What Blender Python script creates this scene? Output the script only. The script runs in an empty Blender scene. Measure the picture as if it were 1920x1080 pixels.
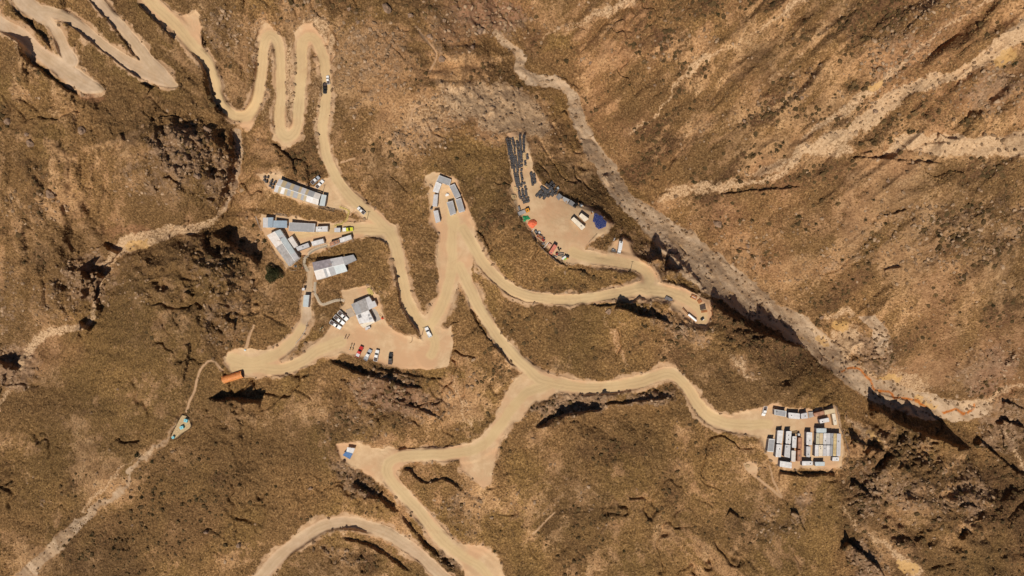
import bpy, bmesh, math, random
import numpy as np
from mathutils import Vector, Matrix, Quaternion

# ---------------------------------------------------------------- camera, light, exposure
sc = bpy.context.scene
COL = sc.collection
R = math.radians
H = 318.0                       # flying height above the camp level, metres
FOV = R(80.0)
F = 960.0 / math.tan(FOV / 2)   # focal length in photo pixels

cam_d = bpy.data.cameras.new('camera')
cam = bpy.data.objects.new('camera', cam_d)
COL.objects.link(cam)
cam.location = (0, 0, H)
cam_d.sensor_fit = 'HORIZONTAL'
cam_d.angle = FOV
cam_d.clip_start = 1.0
cam_d.clip_end = 4000.0
sc.camera = cam

SUN_ELEV = R(54.0)
SHADOW = Vector((0.24, 0.97, 0)).normalized()       # where shadows fall (north, a little east)
w = bpy.data.worlds.new('World')
sc.world = w
w.use_nodes = True
nt = w.node_tree
nt.nodes.clear()
sky = nt.nodes.new('ShaderNodeTexSky')
sky.sky_type = 'NISHITA'
sky.sun_disc = False
sky.sun_elevation = SUN_ELEV
sky.sun_rotation = math.atan2(-SHADOW.x, -SHADOW.y)
sky.altitude = 3500
bg = nt.nodes.new('ShaderNodeBackground')
bg.inputs['Strength'].default_value = 0.055
wo = nt.nodes.new('ShaderNodeOutputWorld')
nt.links.new(sky.outputs[0], bg.inputs[0])
nt.links.new(bg.outputs[0], wo.inputs[0])

sun_d = bpy.data.lights.new('sun', 'SUN')
sun_d.energy = 4.3
sun_d.angle = R(0.5)
sun_d.color = (1.0, 0.93, 0.82)
sun = bpy.data.objects.new('sun', sun_d)
COL.objects.link(sun)
sdir = Vector((SHADOW.x * math.cos(SUN_ELEV), SHADOW.y * math.cos(SUN_ELEV), -math.sin(SUN_ELEV)))
sun.rotation_euler = sdir.to_track_quat('-Z', 'Y').to_euler()
sun.location = (-40, -150, 260)

sc.view_settings.view_transform = 'Standard'
sc.view_settings.look = 'None'
sc.view_settings.exposure = 0.0
sc.view_settings.gamma = 1.0

rnd = random.Random(7)
rs = np.random.RandomState(11)

# ---------------------------------------------------------------- numpy noise
def smooth(a, b, x):
    t = np.clip((x - a) / (b - a), 0, 1)
    return t * t * (3 - 2 * t)

def vnoise(x, y, scale, seed):
    """value noise in [-1, 1]; cells are `scale` units wide"""
    x = x / scale + 4096.0
    y = y / scale + 4096.0
    ix = np.floor(x).astype(np.int64)
    iy = np.floor(y).astype(np.int64)
    fx = (x - ix).astype(np.float32)
    fy = (y - iy).astype(np.float32)
    fx = fx * fx * (3 - 2 * fx)
    fy = fy * fy * (3 - 2 * fy)
    tab = np.random.RandomState(seed).rand(65536).astype(np.float32) * 2 - 1
    def g(a, b):
        return tab[((a * 7919) ^ (b * 104729)) & 65535]
    a = g(ix, iy); b = g(ix + 1, iy); c = g(ix, iy + 1); d = g(ix + 1, iy + 1)
    return (a * (1 - fx) + b * fx) * (1 - fy) + (c * (1 - fx) + d * fx) * fy

def fbm(x, y, scale, seed, octv=4, gain=0.5):
    s = 0; amp = 1.0; tot = 0
    for k in range(octv):
        c, q = math.cos(0.6 * k), math.sin(0.6 * k)
        s = s + amp * vnoise(x * c - y * q, x * q + y * c, scale / (2.03 ** k), seed + 17 * k)
        tot += amp
        amp *= gain
    return s / tot

def ridged(x, y, scale, seed, octv=4):
    s = 0; amp = 1.0; tot = 0
    for k in range(octv):
        c, q = math.cos(0.9 * k), math.sin(0.9 * k)
        s = s + amp * (1 - 2 * np.abs(vnoise(x * c - y * q, x * q + y * c, scale / (2.1 ** k), seed + 31 * k)))
        tot += amp
        amp *= 0.55
    return s / tot

# ---------------------------------------------------------------- the sheet: a grid, addressed in photo pixels of the smooth relief
STEP = 1.5
xin = np.arange(-120, 2041, STEP)
yin = np.arange(-100, 1181, STEP)
def outer(n, first, ratio):
    o = []; s = first; a = 0
    for _ in range(n):
        a += s; o.append(a); s *= ratio
    return np.array(o)
xo = outer(22, 6, 1.2)
GX = np.concatenate([xin[0] - xo[::-1], xin, xin[-1] + xo])
GY = np.concatenate([yin[0] - xo[::-1], yin, yin[-1] + xo])
NX, NY = len(GX), len(GY)
PX, PY = np.meshgrid(GX, GY)
PX = PX.astype(np.float32); PY = PY.astype(np.float32)

WX = fbm(PX, PY, 26, 101, 3) * 5 + vnoise(PX, PY, 5, 131) * 1.3   # wobble for edges
WY = fbm(PX, PY, 26, 202, 3) * 5 + vnoise(PX, PY, 5, 232) * 1.3

CTRL = [  # coarse relief, metres above the camp level
 (900,0,-3),(980,130,-14),(1080,200,-18),(1150,330,-24),(1250,430,-28),(1400,545,-32),(1550,650,-37),(1700,745,-42),(1800,775,-45),(1920,850,-50),
 (440,230,-4),(435,330,-11),(420,400,-16),(300,430,-22),(210,485,-27),(170,570,-31),(60,650,-36),(0,760,-40),(350,760,-12),(200,900,-24),(60,1080,-34),
 (500,80,10),(300,30,22),(400,150,8),(580,80,9),(560,230,4),(610,280,3),(700,400,1),(790,600,-2),(720,650,-4),(840,400,3),(850,500,1),(980,690,-5),
 (1040,400,2),(1000,270,4),(1130,430,0),(1220,530,-2),(1300,575,-3),(1060,720,-7),(1250,700,-8),(1350,790,-12),(1500,800,-14),(1500,850,-15),(1570,830,-15),(900,830,-10),(680,840,-13),(760,950,-17),
 (930,1070,-22),(600,980,-22),(700,990,-23),(500,1070,-26),(520,340,1),(560,430,-2),(620,500,-4),(440,690,-7),(620,620,-4),(570,560,-5),
 (335,500,3),(300,570,0),(370,580,-2),(250,650,-10),(345,300,12),(295,250,14),(385,340,6),(320,360,6),(250,350,2),(420,480,-4),(120,560,-16),(100,300,8),(200,200,12),(0,150,18),(395,240,4),(0,0,30),(100,100,20),(280,130,16),(100,450,-8),(0,400,2),(0,900,-34),
 (750,150,12),(700,50,17),(850,250,8),(800,20,14),(640,250,6),(800,480,5),
 (1300,300,-8),(1200,100,4),(1500,100,18),(1500,400,0),(1700,500,6),(1900,400,20),(1800,150,34),(1900,650,-5),(1650,640,-18),(1700,250,20),(1920,0,52),(1350,150,6),
 (1100,850,-8),(1200,1000,-13),(1450,950,-19),(1550,1000,-24),(1000,1000,-16),(1700,900,-22),(1850,1000,-28),(1600,1070,-30),(1900,960,-40),
 (1330,570,-5),(1450,650,-13),(1560,710,-20),(1610,760,-20),(1200,600,-3),(1100,620,-3),(900,620,-2),(1400,700,-10),(2060,1200,-40),(-140,1200,-40),(2060,-120,60),(-140,-120,36),
]
c = np.array(CTRL, dtype=float)
def tps(d2):
    return d2 * np.log(d2 + 1e-9) * 0.5
def rbf_fit(c):
    n = len(c); p = c[:, :2] / 500.0
    d2 = ((p[:, None] - p[None]) ** 2).sum(-1)
    A = np.zeros((n + 3, n + 3))
    A[:n, :n] = tps(d2) + np.eye(n) * 0.01
    A[:n, n] = 1; A[:n, n+1:] = p; A[n, :n] = 1; A[n+1:, :n] = p.T
    return p, np.linalg.solve(A, np.concatenate([c[:, 2], [0, 0, 0]]))
cp, cw = rbf_fit(c)
cgx = np.arange(-150, 2075, 8.0); cgy = np.arange(-130, 1215, 8.0)
QX, QY = np.meshgrid(cgx / 500, cgy / 500)
ZC = cw[-3] + cw[-2] * QX + cw[-1] * QY
for (a, b), wgt in zip(cp, cw[:-3]):
    ZC += wgt * tps((QX - a) ** 2 + (QY - b) ** 2)
def bil(arr, gx, gy, x, y):
    fx = np.interp(x, gx, np.arange(len(gx))); fy = np.interp(y, gy, np.arange(len(gy)))
    ix = np.clip(np.floor(fx).astype(int), 0, len(gx) - 2); iy = np.clip(np.floor(fy).astype(int), 0, len(gy) - 2)
    fx = fx - ix; fy = fy - iy
    return (arr[iy, ix] * (1 - fx) + arr[iy, ix + 1] * fx) * (1 - fy) + (arr[iy + 1, ix] * (1 - fx) + arr[iy + 1, ix + 1] * fx) * fy
ZB = bil(ZC, cgx, cgy, PX, PY).astype(np.float32)

def window(x0, y0, x1, y1):
    a = max(0, np.searchsorted(GX, x0) - 1); b = min(NX, np.searchsorted(GX, x1) + 1)
    e = max(0, np.searchsorted(GY, y0) - 1); g = min(NY, np.searchsorted(GY, y1) + 1)
    return slice(e, g), slice(a, b)

def stroke(arr, pts, soft=2.0, wob=1.0, strength=1.0, want_d=None):
    """pts (x, y, width): raises arr to 1 inside the band"""
    for (x0, y0, w0), (x1, y1, w1) in zip(pts[:-1], pts[1:]):
        m = max(w0, w1) / 2 + soft * 2 + 8 * wob + 2
        s = window(min(x0, x1) - m, min(y0, y1) - m, max(x0, x1) + m, max(y0, y1) + m)
        X = PX[s] + WX[s] * wob; Y = PY[s] + WY[s] * wob
        dx, dy = x1 - x0, y1 - y0
        L2 = dx * dx + dy * dy + 1e-6
        t = np.clip(((X - x0) * dx + (Y - y0) * dy) / L2, 0, 1)
        d = np.hypot(X - x0 - t * dx, Y - y0 - t * dy)
        wd = (w0 + (w1 - w0) * t) / 2
        arr[s] = np.maximum(arr[s], strength * smooth(soft, -soft, d - wd))
        if want_d is not None:
            sd = ((X - x0) * dy - (Y - y0) * dx) / math.sqrt(L2)
            q = np.where(d < np.abs(want_d[s]), np.where(sd >= 0, d, -d), want_d[s])
            want_d[s] = q

def poly(arr, pts, soft=2.0, wob=1.0, strength=1.0):
    xs = [p[0] for p in pts]; ys = [p[1] for p in pts]
    m = soft * 2 + 8 * wob + 2
    s = window(min(xs) - m, min(ys) - m, max(xs) + m, max(ys) + m)
    X = PX[s] + WX[s] * wob; Y = PY[s] + WY[s] * wob
    ins = np.zeros(X.shape, bool); dm = np.full(X.shape, 1e9, np.float32)
    n = len(pts)
    for k in range(n):
        x0, y0 = pts[k]; x1, y1 = pts[(k + 1) % n]
        cond = ((y0 > Y) != (y1 > Y)) & (X < (x1 - x0) * (Y - y0) / ((y1 - y0) or 1e-9) + x0)
        ins ^= cond
        dx, dy = x1 - x0, y1 - y0
        t = np.clip(((X - x0) * dx + (Y - y0) * dy) / (dx * dx + dy * dy + 1e-6), 0, 1)
        dm = np.minimum(dm, np.hypot(X - x0 - t * dx, Y - y0 - t * dy))
    sd = np.where(ins, -dm, dm)
    if arr is ROAD: PADD[s] = np.where(ins, np.maximum(PADD[s], dm), PADD[s])
    arr[s] = np.maximum(arr[s], strength * smooth(soft, -soft, sd))

def blob(arr, x, y, rx, ry, ang=0, strength=1.0, wob=3.0):
    m = max(rx, ry) * 1.6 + 20
    s = window(x - m, y - m, x + m, y + m)
    X = PX[s] + WX[s] * wob - x; Y = PY[s] + WY[s] * wob - y
    ca, sa = math.cos(R(ang)), math.sin(R(ang))
    u = (X * ca + Y * sa) / rx; v = (-X * sa + Y * ca) / ry
    arr[s] = np.maximum(arr[s], strength * smooth(1.25, 0.55, np.hypot(u, v)))

def Z0():
    return np.zeros((NY, NX), np.float32)

# ---------------------------------------------------------------- roads and yards (photo pixels)
PADD = Z0(); ROAD = Z0(); TRK = np.full((NY, NX), 99.0, np.float32); GREY = Z0()
def P3(s, w=None):
    out = []
    for q in s.split():
        v = [float(a) for a in q.split(',')]
        out.append(tuple(v) if len(v) == 3 else (v[0], v[1], w))
    return out
def P2(s):
    return [tuple(float(a) for a in q.split(',')) for q in s.split()]
def spline(pts, n=6):
    out = []
    for i in range(len(pts) - 1):
        p0 = np.array(pts[max(0, i - 1)]); p1 = np.array(pts[i]); p2 = np.array(pts[i + 1]); p3 = np.array(pts[min(len(pts) - 1, i + 2)])
        for k in range(n):
            t = k / n
            out.append(tuple(0.5 * (2 * p1 + (p2 - p0) * t + (2 * p0 - 5 * p1 + 4 * p2 - p3) * t * t + (3 * p1 - p0 - 3 * p2 + p3) * t ** 3)))
    out.append(tuple(pts[-1]))
    return out
roads = [
 '272,-20,30 284,4,30 305,24,28 328,46,26 352,74,24 374,98,20 392,120,18 404,150,15 411,180,15 424,204,16 440,216,20 462,217,24 478,198,22 485,175,22 491,135,22 493,95,22 501,70,25 514,68,24 523,90,20 527,130,19 527,180,19 524,222,24 528,248,26 542,258,26 556,240,26 560,205,22 562,170,20 565,130,21 566,92,22 575,72,26 590,74,26 602,96,22 610,125,20 612,160,20 609,200,19 605,240,19 609,275,19 618,310,19 634,338,20 655,368,22 682,392,26 708,414,30 726,434,32 741,462,26 750,500,22 758,540,22 764,566,24 778,592,26 800,612,34 820,590,34 834,560,30 842,530,32 850,500,40',
 '850,500,40 848,460,44 850,420,46 846,380,42',
 '868,430,30 885,460,24 905,492,22 935,525,22 975,550,22 1020,560,22 1070,562,20 1120,556,20 1170,548,22 1212,542,30 1250,548,26 1285,560,26 1312,580,22 1318,598,16',
 '1212,545,34 1218,528,32 1210,508,26 1188,496,22 1150,489,22 1110,484,26 1075,474,30',
 '862,500,34 878,535,24 892,565,22 912,600,22 940,640,22 966,668,22 990,692,26 1010,710,36 1050,722,30 1100,727,26 1160,724,25 1205,714,25 1240,703,25 1262,702,25 1284,722,22 1302,748,22 1325,776,26 1355,792,30 1400,796,36 1440,796,40',
 '1030,722,30 990,735,40 962,765,36 940,795,30 918,822,30 890,842,30 850,850,28 800,853,26 750,856,28 726,872,30 730,895,28 752,920,26 780,952,26 808,986,27 835,1018,28 870,1045,30 900,1062,34 920,1090,40 930,1130,40',
 '470,1110,24 500,1070,24 535,1034,24 575,1004,24 618,983,24 660,981,23 700,990,23 740,1008,24 780,1035,24 820,1070,24 860,1110,24',
 '560,438,30 620,430,24 680,430,26 730,432,30',
 '582,505,13 578,545,13 574,580,20 572,606,22 556,632,24 535,652,26 510,668,28 470,680,26 436,672,16',
 '440,690,24 480,690,28 530,692,26 566,678,24 600,655,30 640,640,40',
 '800,612,40 815,640,50 810,665,50']
for i, r in enumerate(roads):
    stroke(ROAD, spline(P3(r)), soft=2.0, wob=0.5, want_d=TRK)
roadsU = ['-20,30,24 10,50,24 40,66,26 72,95,26 105,120,30 135,142,34 165,160,30 188,166,14',
 '30,-20,30 48,6,34 72,25,32 96,45,20 112,70,20 122,95,24 132,115,30',
 '72,22,26 110,26,20 145,46,20 190,82,20 225,107,22 262,130,28 300,148,26 330,160,10',
 '166,-20,22 196,18,20 225,48,20 252,80,22 276,112,26 300,140,28 330,160,10']
for r in roadsU:
    sp = spline(P3(r))
    stroke(ROAD, sp, soft=1.2, wob=0.35, want_d=TRK)
    stroke(GREY, sp, soft=8, wob=0.5)
stroke(GREY, spline(P3(roads[6])), soft=8, wob=0.5, strength=0.8)
stroke(GREY, P3('582,505,13 578,545,13 574,600,20'), soft=4, wob=0.5, strength=1)
pads = [
 '330,28 352,26 366,18 374,24 376,50 382,90 372,100 350,72',
 '812,322 828,322 852,338 866,362 878,392 890,432 893,462 886,490 882,528 868,528 856,523 846,528 836,556 822,560 820,500 823,440 806,415 803,380',
 '948,250 985,252 992,285 1003,322 1022,350 1052,372 1090,388 1126,400 1146,418 1142,432 1118,448 1100,462 1100,478 1120,486 1100,500 1062,494 1036,478 1008,452 990,428 972,398 958,350 952,300',
 '1150,455 1168,442 1182,452 1186,472 1206,492 1170,492 1120,484 1140,474',
 '1276,540 1306,550 1328,564 1338,590 1326,614 1304,612 1286,594 1258,572',
 '990,692 1040,710 1050,738 1004,756 975,790 935,800 930,775 962,715',
 '628,832 660,830 700,838 760,843 760,870 742,885 738,905 712,904 676,880 640,862',
 '860,850 935,825 926,870 920,905 905,918 886,900 862,872',
 '852,1018 905,1024 938,1048 950,1110 880,1110',
 '628,600 648,585 680,590 712,600 735,618 770,634 800,640 846,612 852,640 848,672 838,690 800,694 740,690 690,675 640,662 600,672 570,680 540,700 520,690 560,680 600,640 618,618',
 '490,402 545,408 600,414 640,420 690,424 700,445 660,448 625,462 600,472 575,478 560,478 552,500 540,505 505,455 488,430',
 '482,326 510,326 560,345 590,352 605,335 618,330 640,362 664,392 650,402 634,392 618,392 560,378 512,362',
 '1410,768 1450,758 1500,765 1530,768 1568,760 1574,800 1584,840 1578,874 1520,880 1470,882 1438,858 1430,826 1392,812',
 '1340,790 1390,768 1420,764 1440,815 1400,816 1360,812',
 '428,658 470,652 520,655 528,680 540,705 470,708 440,700 420,680',
 '518,78 522,60 506,42 492,48 478,80',
 '556,90 552,62 566,44 586,42 600,66 606,90',
 '508,262 520,244 566,238 564,256 548,275 528,270',
 '452,214 480,210 472,232 464,246 450,236',
 '1395,868 1412,864 1424,880 1418,892 1402,884',
 '640,545 690,535 705,552 720,590 740,622 690,620 640,600 628,590 650,570',
 '822,335 800,350 798,330 815,318']
for p in pads:
    poly(ROAD, P2(p), soft=3.0, wob=1.1)
# islands of scrub that stay inside the loops
ISL = Z0()
for p in ['530,672 548,655 566,625 574,600 600,590 640,590 622,614 596,644 574,662 552,676 536,680',
          '576,470 600,468 628,460 668,452 690,452 700,470 690,500 660,540 640,560 600,560 592,530 586,510 578,495',
          '752,872 790,874 842,882 872,898 884,912 880,960 868,990 860,1010 832,990 790,940 760,900',
          '690,446 735,450 745,480 748,520 756,560 770,594 798,622 798,632 770,630 742,612 716,590 704,560',
          '852,528 862,530 874,560 900,620 940,672 985,690 930,740 905,780 880,820 860,800 850,720 846,640 842,600 838,560',
          '1104,462 1144,430 1176,440 1146,458 1136,478 1112,478']:
    poly(ISL, P2(p), soft=1.5, wob=0.5)
ROAD *= (1 - ISL * 0.0)
for p in ['536,672 552,652 570,622 580,600 600,592 626,594 612,616 590,644 568,660 548,672']:
    q = Z0(); poly(q, P2(p), soft=1.4, wob=0.5); ROAD *= (1 - q)

PATH = Z0()
for r in ['415,694,5 404,680,4 392,677,4 378,690,4 370,710,4 364,735,4 356,752,4 350,772,4',
          '1404,884,4 1425,900,4 1448,918,4 1466,932,4', '1444,874,3 1450,900,3 1466,930,3',
          '646,564,4 628,564,4 603,571,5 596,560,4 590,548,4 591,528,4',
          '636,388,3 656,396,3 651,411,3 641,420,3 627,424,3',
          '786,60,4 800,78,4 815,95,4 818,110,3 806,135,3', '800,195,4 775,205,4 770,225,4 760,245,3',
          '640,305,3 665,297,3',
          '460,655,6 468,630,5 476,610,4',
          '1000,1000,3 1040,960,2']:
    stroke(PATH, spline(P3(r)), soft=1.0, wob=0.25)
PATH = PATH * (1 - ROAD)

# ---------------------------------------------------------------- what grows or lies on the slopes
GRAV = Z0(); PALE = Z0(); ROCK = Z0(); HEATH = Z0(); BARE = Z0(); RED = Z0(); STREAM = Z0(); YELL = Z0(); OLIVE = Z0()
for r in ['930,62,8 958,86,14 974,108,20 980,132,24 1000,146,24 1030,152,22 1058,160,18 1072,180,20 1078,210,22 1094,245,24 1112,285,34 1140,318,30 1158,350,26 1178,378,34 1214,408,46 1256,446,62 1300,484,72 1340,516,74 1386,548,64 1440,584,54 1500,620,50 1552,660,46 1580,690,44 1620,720,40 1680,745,46 1740,762,50 1790,770,40 1840,765,30',
          '1085,235,10 1110,290,14 1130,330,14 1160,372,18']:
    stroke(GRAV, [(a, b, c_ * .98) for a, b, c_ in spline(P3(r))], soft=5, wob=1.6)
stroke(GRAV, spline(P3('30,1110,34 70,1060,30 110,1020,28 150,985,22 200,935,14 235,905,12 262,868,10 300,830,8 330,790,6')), soft=5, wob=2.2, strength=0.6)
poly(GRAV, P2('1606,595 1640,592 1662,620 1664,650 1648,672 1634,650 1636,620 1618,604'), soft=5, wob=1.5)
stroke(GRAV, spline(P3('446,245,14 448,300,12 440,345,10 424,390,10')), soft=4, wob=1.2, strength=0.7)
pales = ['438,245,6 440,300,5 432,350,6 418,396,10 400,418,16 360,428,18 330,430,24 290,440,30 262,452,32 235,470,22 208,490,14 190,540,10 178,590,10 160,612,12 110,622,18 78,634,22 58,656,22 46,690,18',
  '1020,66,8 1060,50,8 1100,36,10 1150,14,14 1200,-6,14', '1060,60,8 1110,38,10 1180,8,18',
  '1184,250,8 1196,235,8 1240,200,8 1290,140,12 1320,112,18 1350,96,8 1420,56,6 1470,20,16 1500,-8,18',
  '1262,256,5 1330,226,4 1395,186,4 1440,156,5 1500,100,4 1560,40,4 1600,10,5',
  '1300,352,16 1350,350,14 1400,346,12 1450,330,14 1480,312,18 1505,282,26 1560,278,30 1590,284,22',
  '1480,310,10 1540,270,18 1590,250,26 1640,215,32 1690,180,34 1740,155,30 1790,140,22 1850,110,26 1900,70,34 1935,40,34',
  '1500,262,8 1560,220,14 1620,180,18 1680,130,12 1760,60,8 1840,10,6 1880,-20,8',
  '1660,287,10 1700,272,30 1760,272,42 1820,276,38 1880,275,44 1940,270,44',
  '1590,792,6 1606,800,16 1640,818,16 1662,828,8',
  '1572,940,5 1600,975,6 1640,1010,10 1690,1050,24 1720,1080,24 1740,1120,20',
  '-10,770,12 14,738,10 34,716,6', '1880,790,8 1900,845,10 1940,905,16',
  '1548,596,6 1566,592,14 1590,588,16 1598,600,8',
  '1700,690,8 1650,700,8', '1800,760,20 1850,750,14 1890,730,12 1930,716,12',
  '290,842,10 230,880,8 180,930,10 150,960,10',
  '1370,660,6 1392,690,12 1412,706,8 1440,716,5',
  '1135,570,4 1146,620,5 1160,660,5 1178,700,4',
  '846,705,6 858,740,8 876,775,8 884,800,8',
  '1520,610,10 1560,640,10 1600,680,8 1640,700,14']
for i_, r in enumerate(pales):
    stroke(PALE, spline(P3(r)), soft=4 if i_ in (0, 7) else 7, wob=1.8 if i_ in (0, 7) else 2.6, strength=(.66 if i_ == 0 else 1.0 if i_ in (6, 8) else .66))
for a in [(945,205,80,50,10,.9),(880,190,70,46,0,.75),(800,215,60,50,0,.5),(1000,235,36,26,0,.8),(700,110,70,80,0,.35),(740,250,60,40,0,.35),(500,60,30,30,0,.5),(590,50,40,22,0,.6),(545,150,10,90,0,.6),(612,70,14,40,0,.6),(500,190,20,40,0,.4),(590,180,16,60,0,.4),(1340,230,90,30,-35,.3),(1300,80,50,40,0,.35),(1590,640,30,34,30,.8),(1262,360,40,14,-20,.6),(240,460,34,20,-20,.8),(1700,720,60,18,10,.6),(1450,310,60,10,-20,.6)]:
    blob(PALE, *a)
for a in [(1578,612,16,10,-10),(1668,712,22,8,8),(1740,752,26,9,20),(255,462,30,10,-20),(1640,820,20,8,30),(1700,1062,26,14,30),(1880,110,30,18,-20),(1540,640,10,20,-30),(1640,160,20,10,-30)]:
    blob(YELL, *a)
stroke(YELL, spline(P3('1250,440,3 1310,490,3 1370,545,4 1430,580,4 1480,620,4 1530,650,4 1552,668,4 1566,690,4')), soft=3, wob=1.5, strength=.7)
stroke(STREAM, spline(P3('1578,696,3 1596,688,4 1612,694,4 1630,710,4 1642,730,4 1668,737,4 1674,746,4 1700,748,4 1722,752,5 1738,762,4')), soft=1.2, wob=0.9)
stroke(STREAM, spline(P3('1768,774,5 1790,768,4 1806,774,4 1822,766,3 1826,758,3')), soft=1.2, wob=0.9)
for a in [(340,280,70,60,20,.9),(300,330,90,60,0,.6),(410,330,30,60,10,.8),(120,560,110,60,-20,.5),(60,380,80,60,0,.35),(250,530,60,60,0,.3),(400,520,90,40,30,.5),(420,600,60,50,0,.6),
          (920,30,90,40,10,1.0),(840,60,70,60,30,.5),(900,230,100,50,0,.25),(830,200,70,60,0,.3),(700,120,80,90,0,.5),(790,260,60,40,0,.6),(1850,690,70,50,-30,.8),(1880,800,60,60,0,.8),(1860,170,70,50,-30,.8),
          (1700,70,120,50,-45,.5),(1820,440,140,60,-20,.5),(1690,430,120,50,-20,.4),(1400,470,60,50,40,.4),(1500,160,60,30,-40,.4),(1820,930,50,50,0,.8),(1700,920,120,40,20,.6),(1630,930,40,40,0,.7),(1620,1050,50,30,50,.9),
          (740,740,110,40,16,.8),(670,790,60,30,20,.5),(1080,760,90,26,-8,1.0),(1215,745,60,14,-4,1.0),(660,895,60,26,40,.8),(870,960,40,60,0,.5),(1260,610,90,26,20,.7),(1240,490,50,40,30,.7),(1500,960,24,50,10,.7),
          (640,1040,60,20,20,.5),(30,690,60,50,0,.9),(170,520,60,60,0,.8),(0,560,80,80,0,.5),(1640,660,50,50,0,.8),(480,110,40,80,0,.4),(420,60,40,60,-10,.6),(990,340,20,30,0,.2),(1750,860,120,30,30,.4),(560,20,60,26,0,.5),(1560,490,100,26,-20,.4),(1240,120,40,50,0,.2),(850,1040,30,30,0,.6),(1450,985,40,40,0,.4)]:
    blob(ROCK, *a)
for a in [(1258,82,40,34,10,1),(1440,210,70,26,-30,1),(1600,230,120,26,10,.7),(1500,330,120,24,-14,.5),(420,640,40,40,0,.4),(440,480,60,40,30,.5),(1400,620,110,40,34,.8),(1500,650,80,40,30,.8),(1700,880,120,40,20,.5),(1780,930,100,60,30,.6),
          (240,1000,110,50,-40,.5),(330,950,130,110,-30,.35),(1650,250,90,20,10,.7),(1350,400,60,50,20,.4),(960,660,50,60,30,.4),(1480,420,60,20,0,.4)]:
    blob(HEATH, *a)
for a in [(940,210,90,60,0,.9),(860,180,80,70,0,.6),(680,110,90,100,0,.5),(770,240,80,60,0,.5),(740,300,90,90,0,.3),(1290,60,80,60,0,.5),(1180,60,60,60,0,.5),(1350,250,120,60,-30,.5),(1500,480,200,100,0,.45),(1760,480,160,100,0,.5),
          (1640,160,160,60,-40,.7),(1380,300,120,40,-10,.6),(1700,600,160,60,0,.35),(480,60,50,60,0,.6),(560,50,60,30,0,.5),(650,180,30,120,0,.35),(870,720,40,80,0,.7),(1400,690,40,20,30,.7),(1430,900,60,40,0,.4),(1050,930,90,50,0,.45),
          (960,950,60,40,0,.5),(1200,1000,100,60,0,.2),(180,880,60,60,0,.45),(230,930,80,20,-40,.6),(1700,1000,120,60,0,.5),(1460,780,80,20,0,.3),(800,380,40,80,0,.35),(760,440,40,60,0,.2),(1150,640,20,90,10,.4),(1060,330,40,60,0,.2),
          (1000,220,60,40,0,.8),(1610,790,40,60,30,.6),(470,430,40,60,0,.5),(450,370,30,60,0,.5),(890,400,30,30,0,.2),(1860,560,80,120,0,.4),(640,850,30,20,0,.6),(1750,700,80,30,0,.5),(1260,380,60,20,0,.5),(200,200,120,40,0,.25),(640,60,40,60,0,.3)]:
    blob(BARE, *a)
for a in [(920,20,80,40,0,1),(870,60,50,30,0,.5),(1750,90,160,60,-40,.5),(1870,720,60,40,-20,.6),(740,740,100,30,14,.5),(900,230,80,30,0,.4),(170,178,30,8,10,.9),(240,430,50,14,0,.7),(1640,290,60,10,0,.4),(100,660,60,30,0,.4),(1880,640,50,60,0,.4)]:
    blob(RED, *a)
for a in [(250,120,120,40,30,.7),(330,60,40,40,0,.7),(250,680,160,160,0,.55),(120,880,160,100,0,.45),(1300,900,200,150,0,.35),(1180,1000,200,80,0,.35),(940,20,120,30,0,.3),(1040,80,60,20,-20,.8),(1330,50,40,60,0,.2),(1660,470,120,40,0,.4),
          (1500,1000,60,60,0,.6),(1040,360,60,60,0,.3),(960,30,60,30,0,.3),(1060,620,160,60,0,.35),(700,480,40,60,0,.3),(1570,800,30,70,0,.5),(660,60,60,40,0,.4)]:
    blob(OLIVE, *a)
RX = [960, 1000, 1075, 1150, 1256, 1340, 1440, 1552, 1620, 1740, 1840, 2100]; RY = [60, 146, 200, 335, 446, 516, 584, 660, 720, 762, 765, 800]
RS = smooth(6, 40, np.interp(PX, RX, RY) - PY) * smooth(940, 1000, PX)
BARE = np.maximum(BARE, RS * np.clip(0.20 + 0.55 * fbm(PX * .8 + PY * .6, (PY * .8 - PX * .6) * .4, 70, 401, 4), 0, 1))
LR = smooth(1560, 1600, PX) * smooth(770, 830, PY)
HEATH = np.maximum(HEATH, LR * np.clip(0.45 + fbm(PX, PY, 60, 402, 3), 0, 1) * .8)
HEATH = np.maximum(HEATH, np.clip(fbm(PX, PY, 70, 403, 4) * 1.6 - .25, 0, .8) * (1 - RS * .6))
HEATH = np.maximum(HEATH, RS * np.clip(fbm(PX * .82 - PY * .57, (PX * .57 + PY * .82) * 2.2, 110, 407, 4) * 2.2 - .12, 0, .85))
BARE = np.maximum(BARE, np.clip(fbm(PX, PY, 55, 404, 5, .6) * 1.7 - .30, 0, .75))
RED = np.maximum(RED, RS * np.clip(.08 + fbm(PX, PY, 80, 405, 3) * .8, 0, .5))
OLIVE = np.maximum(OLIVE, np.clip(fbm(PX, PY, 90, 406, 3) * 1.5, 0, .6) * (1 - RS))
HEATH *= (1 - np.clip(PALE * 1.2, 0, 1)); 
SHO = Z0()
for r in roads + roadsU:
    stroke(SHO, [(a, b, c_ + 9) for a, b, c_ in spline(P3(r), 3)], soft=7, wob=2.2)
for p in pads:
    poly(SHO, P2(p), soft=10, wob=2.4)
BARE = np.maximum(BARE, np.clip(SHO * (0.75 + 0.8 * fbm(PX, PY, 18, 55, 3)), 0, 1))
for A in (GRAV, PALE, ROCK, HEATH, BARE, RED, YELL, OLIVE):
    A *= (1 - ROAD) * (1 - 0.85 * PATH)

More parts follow.
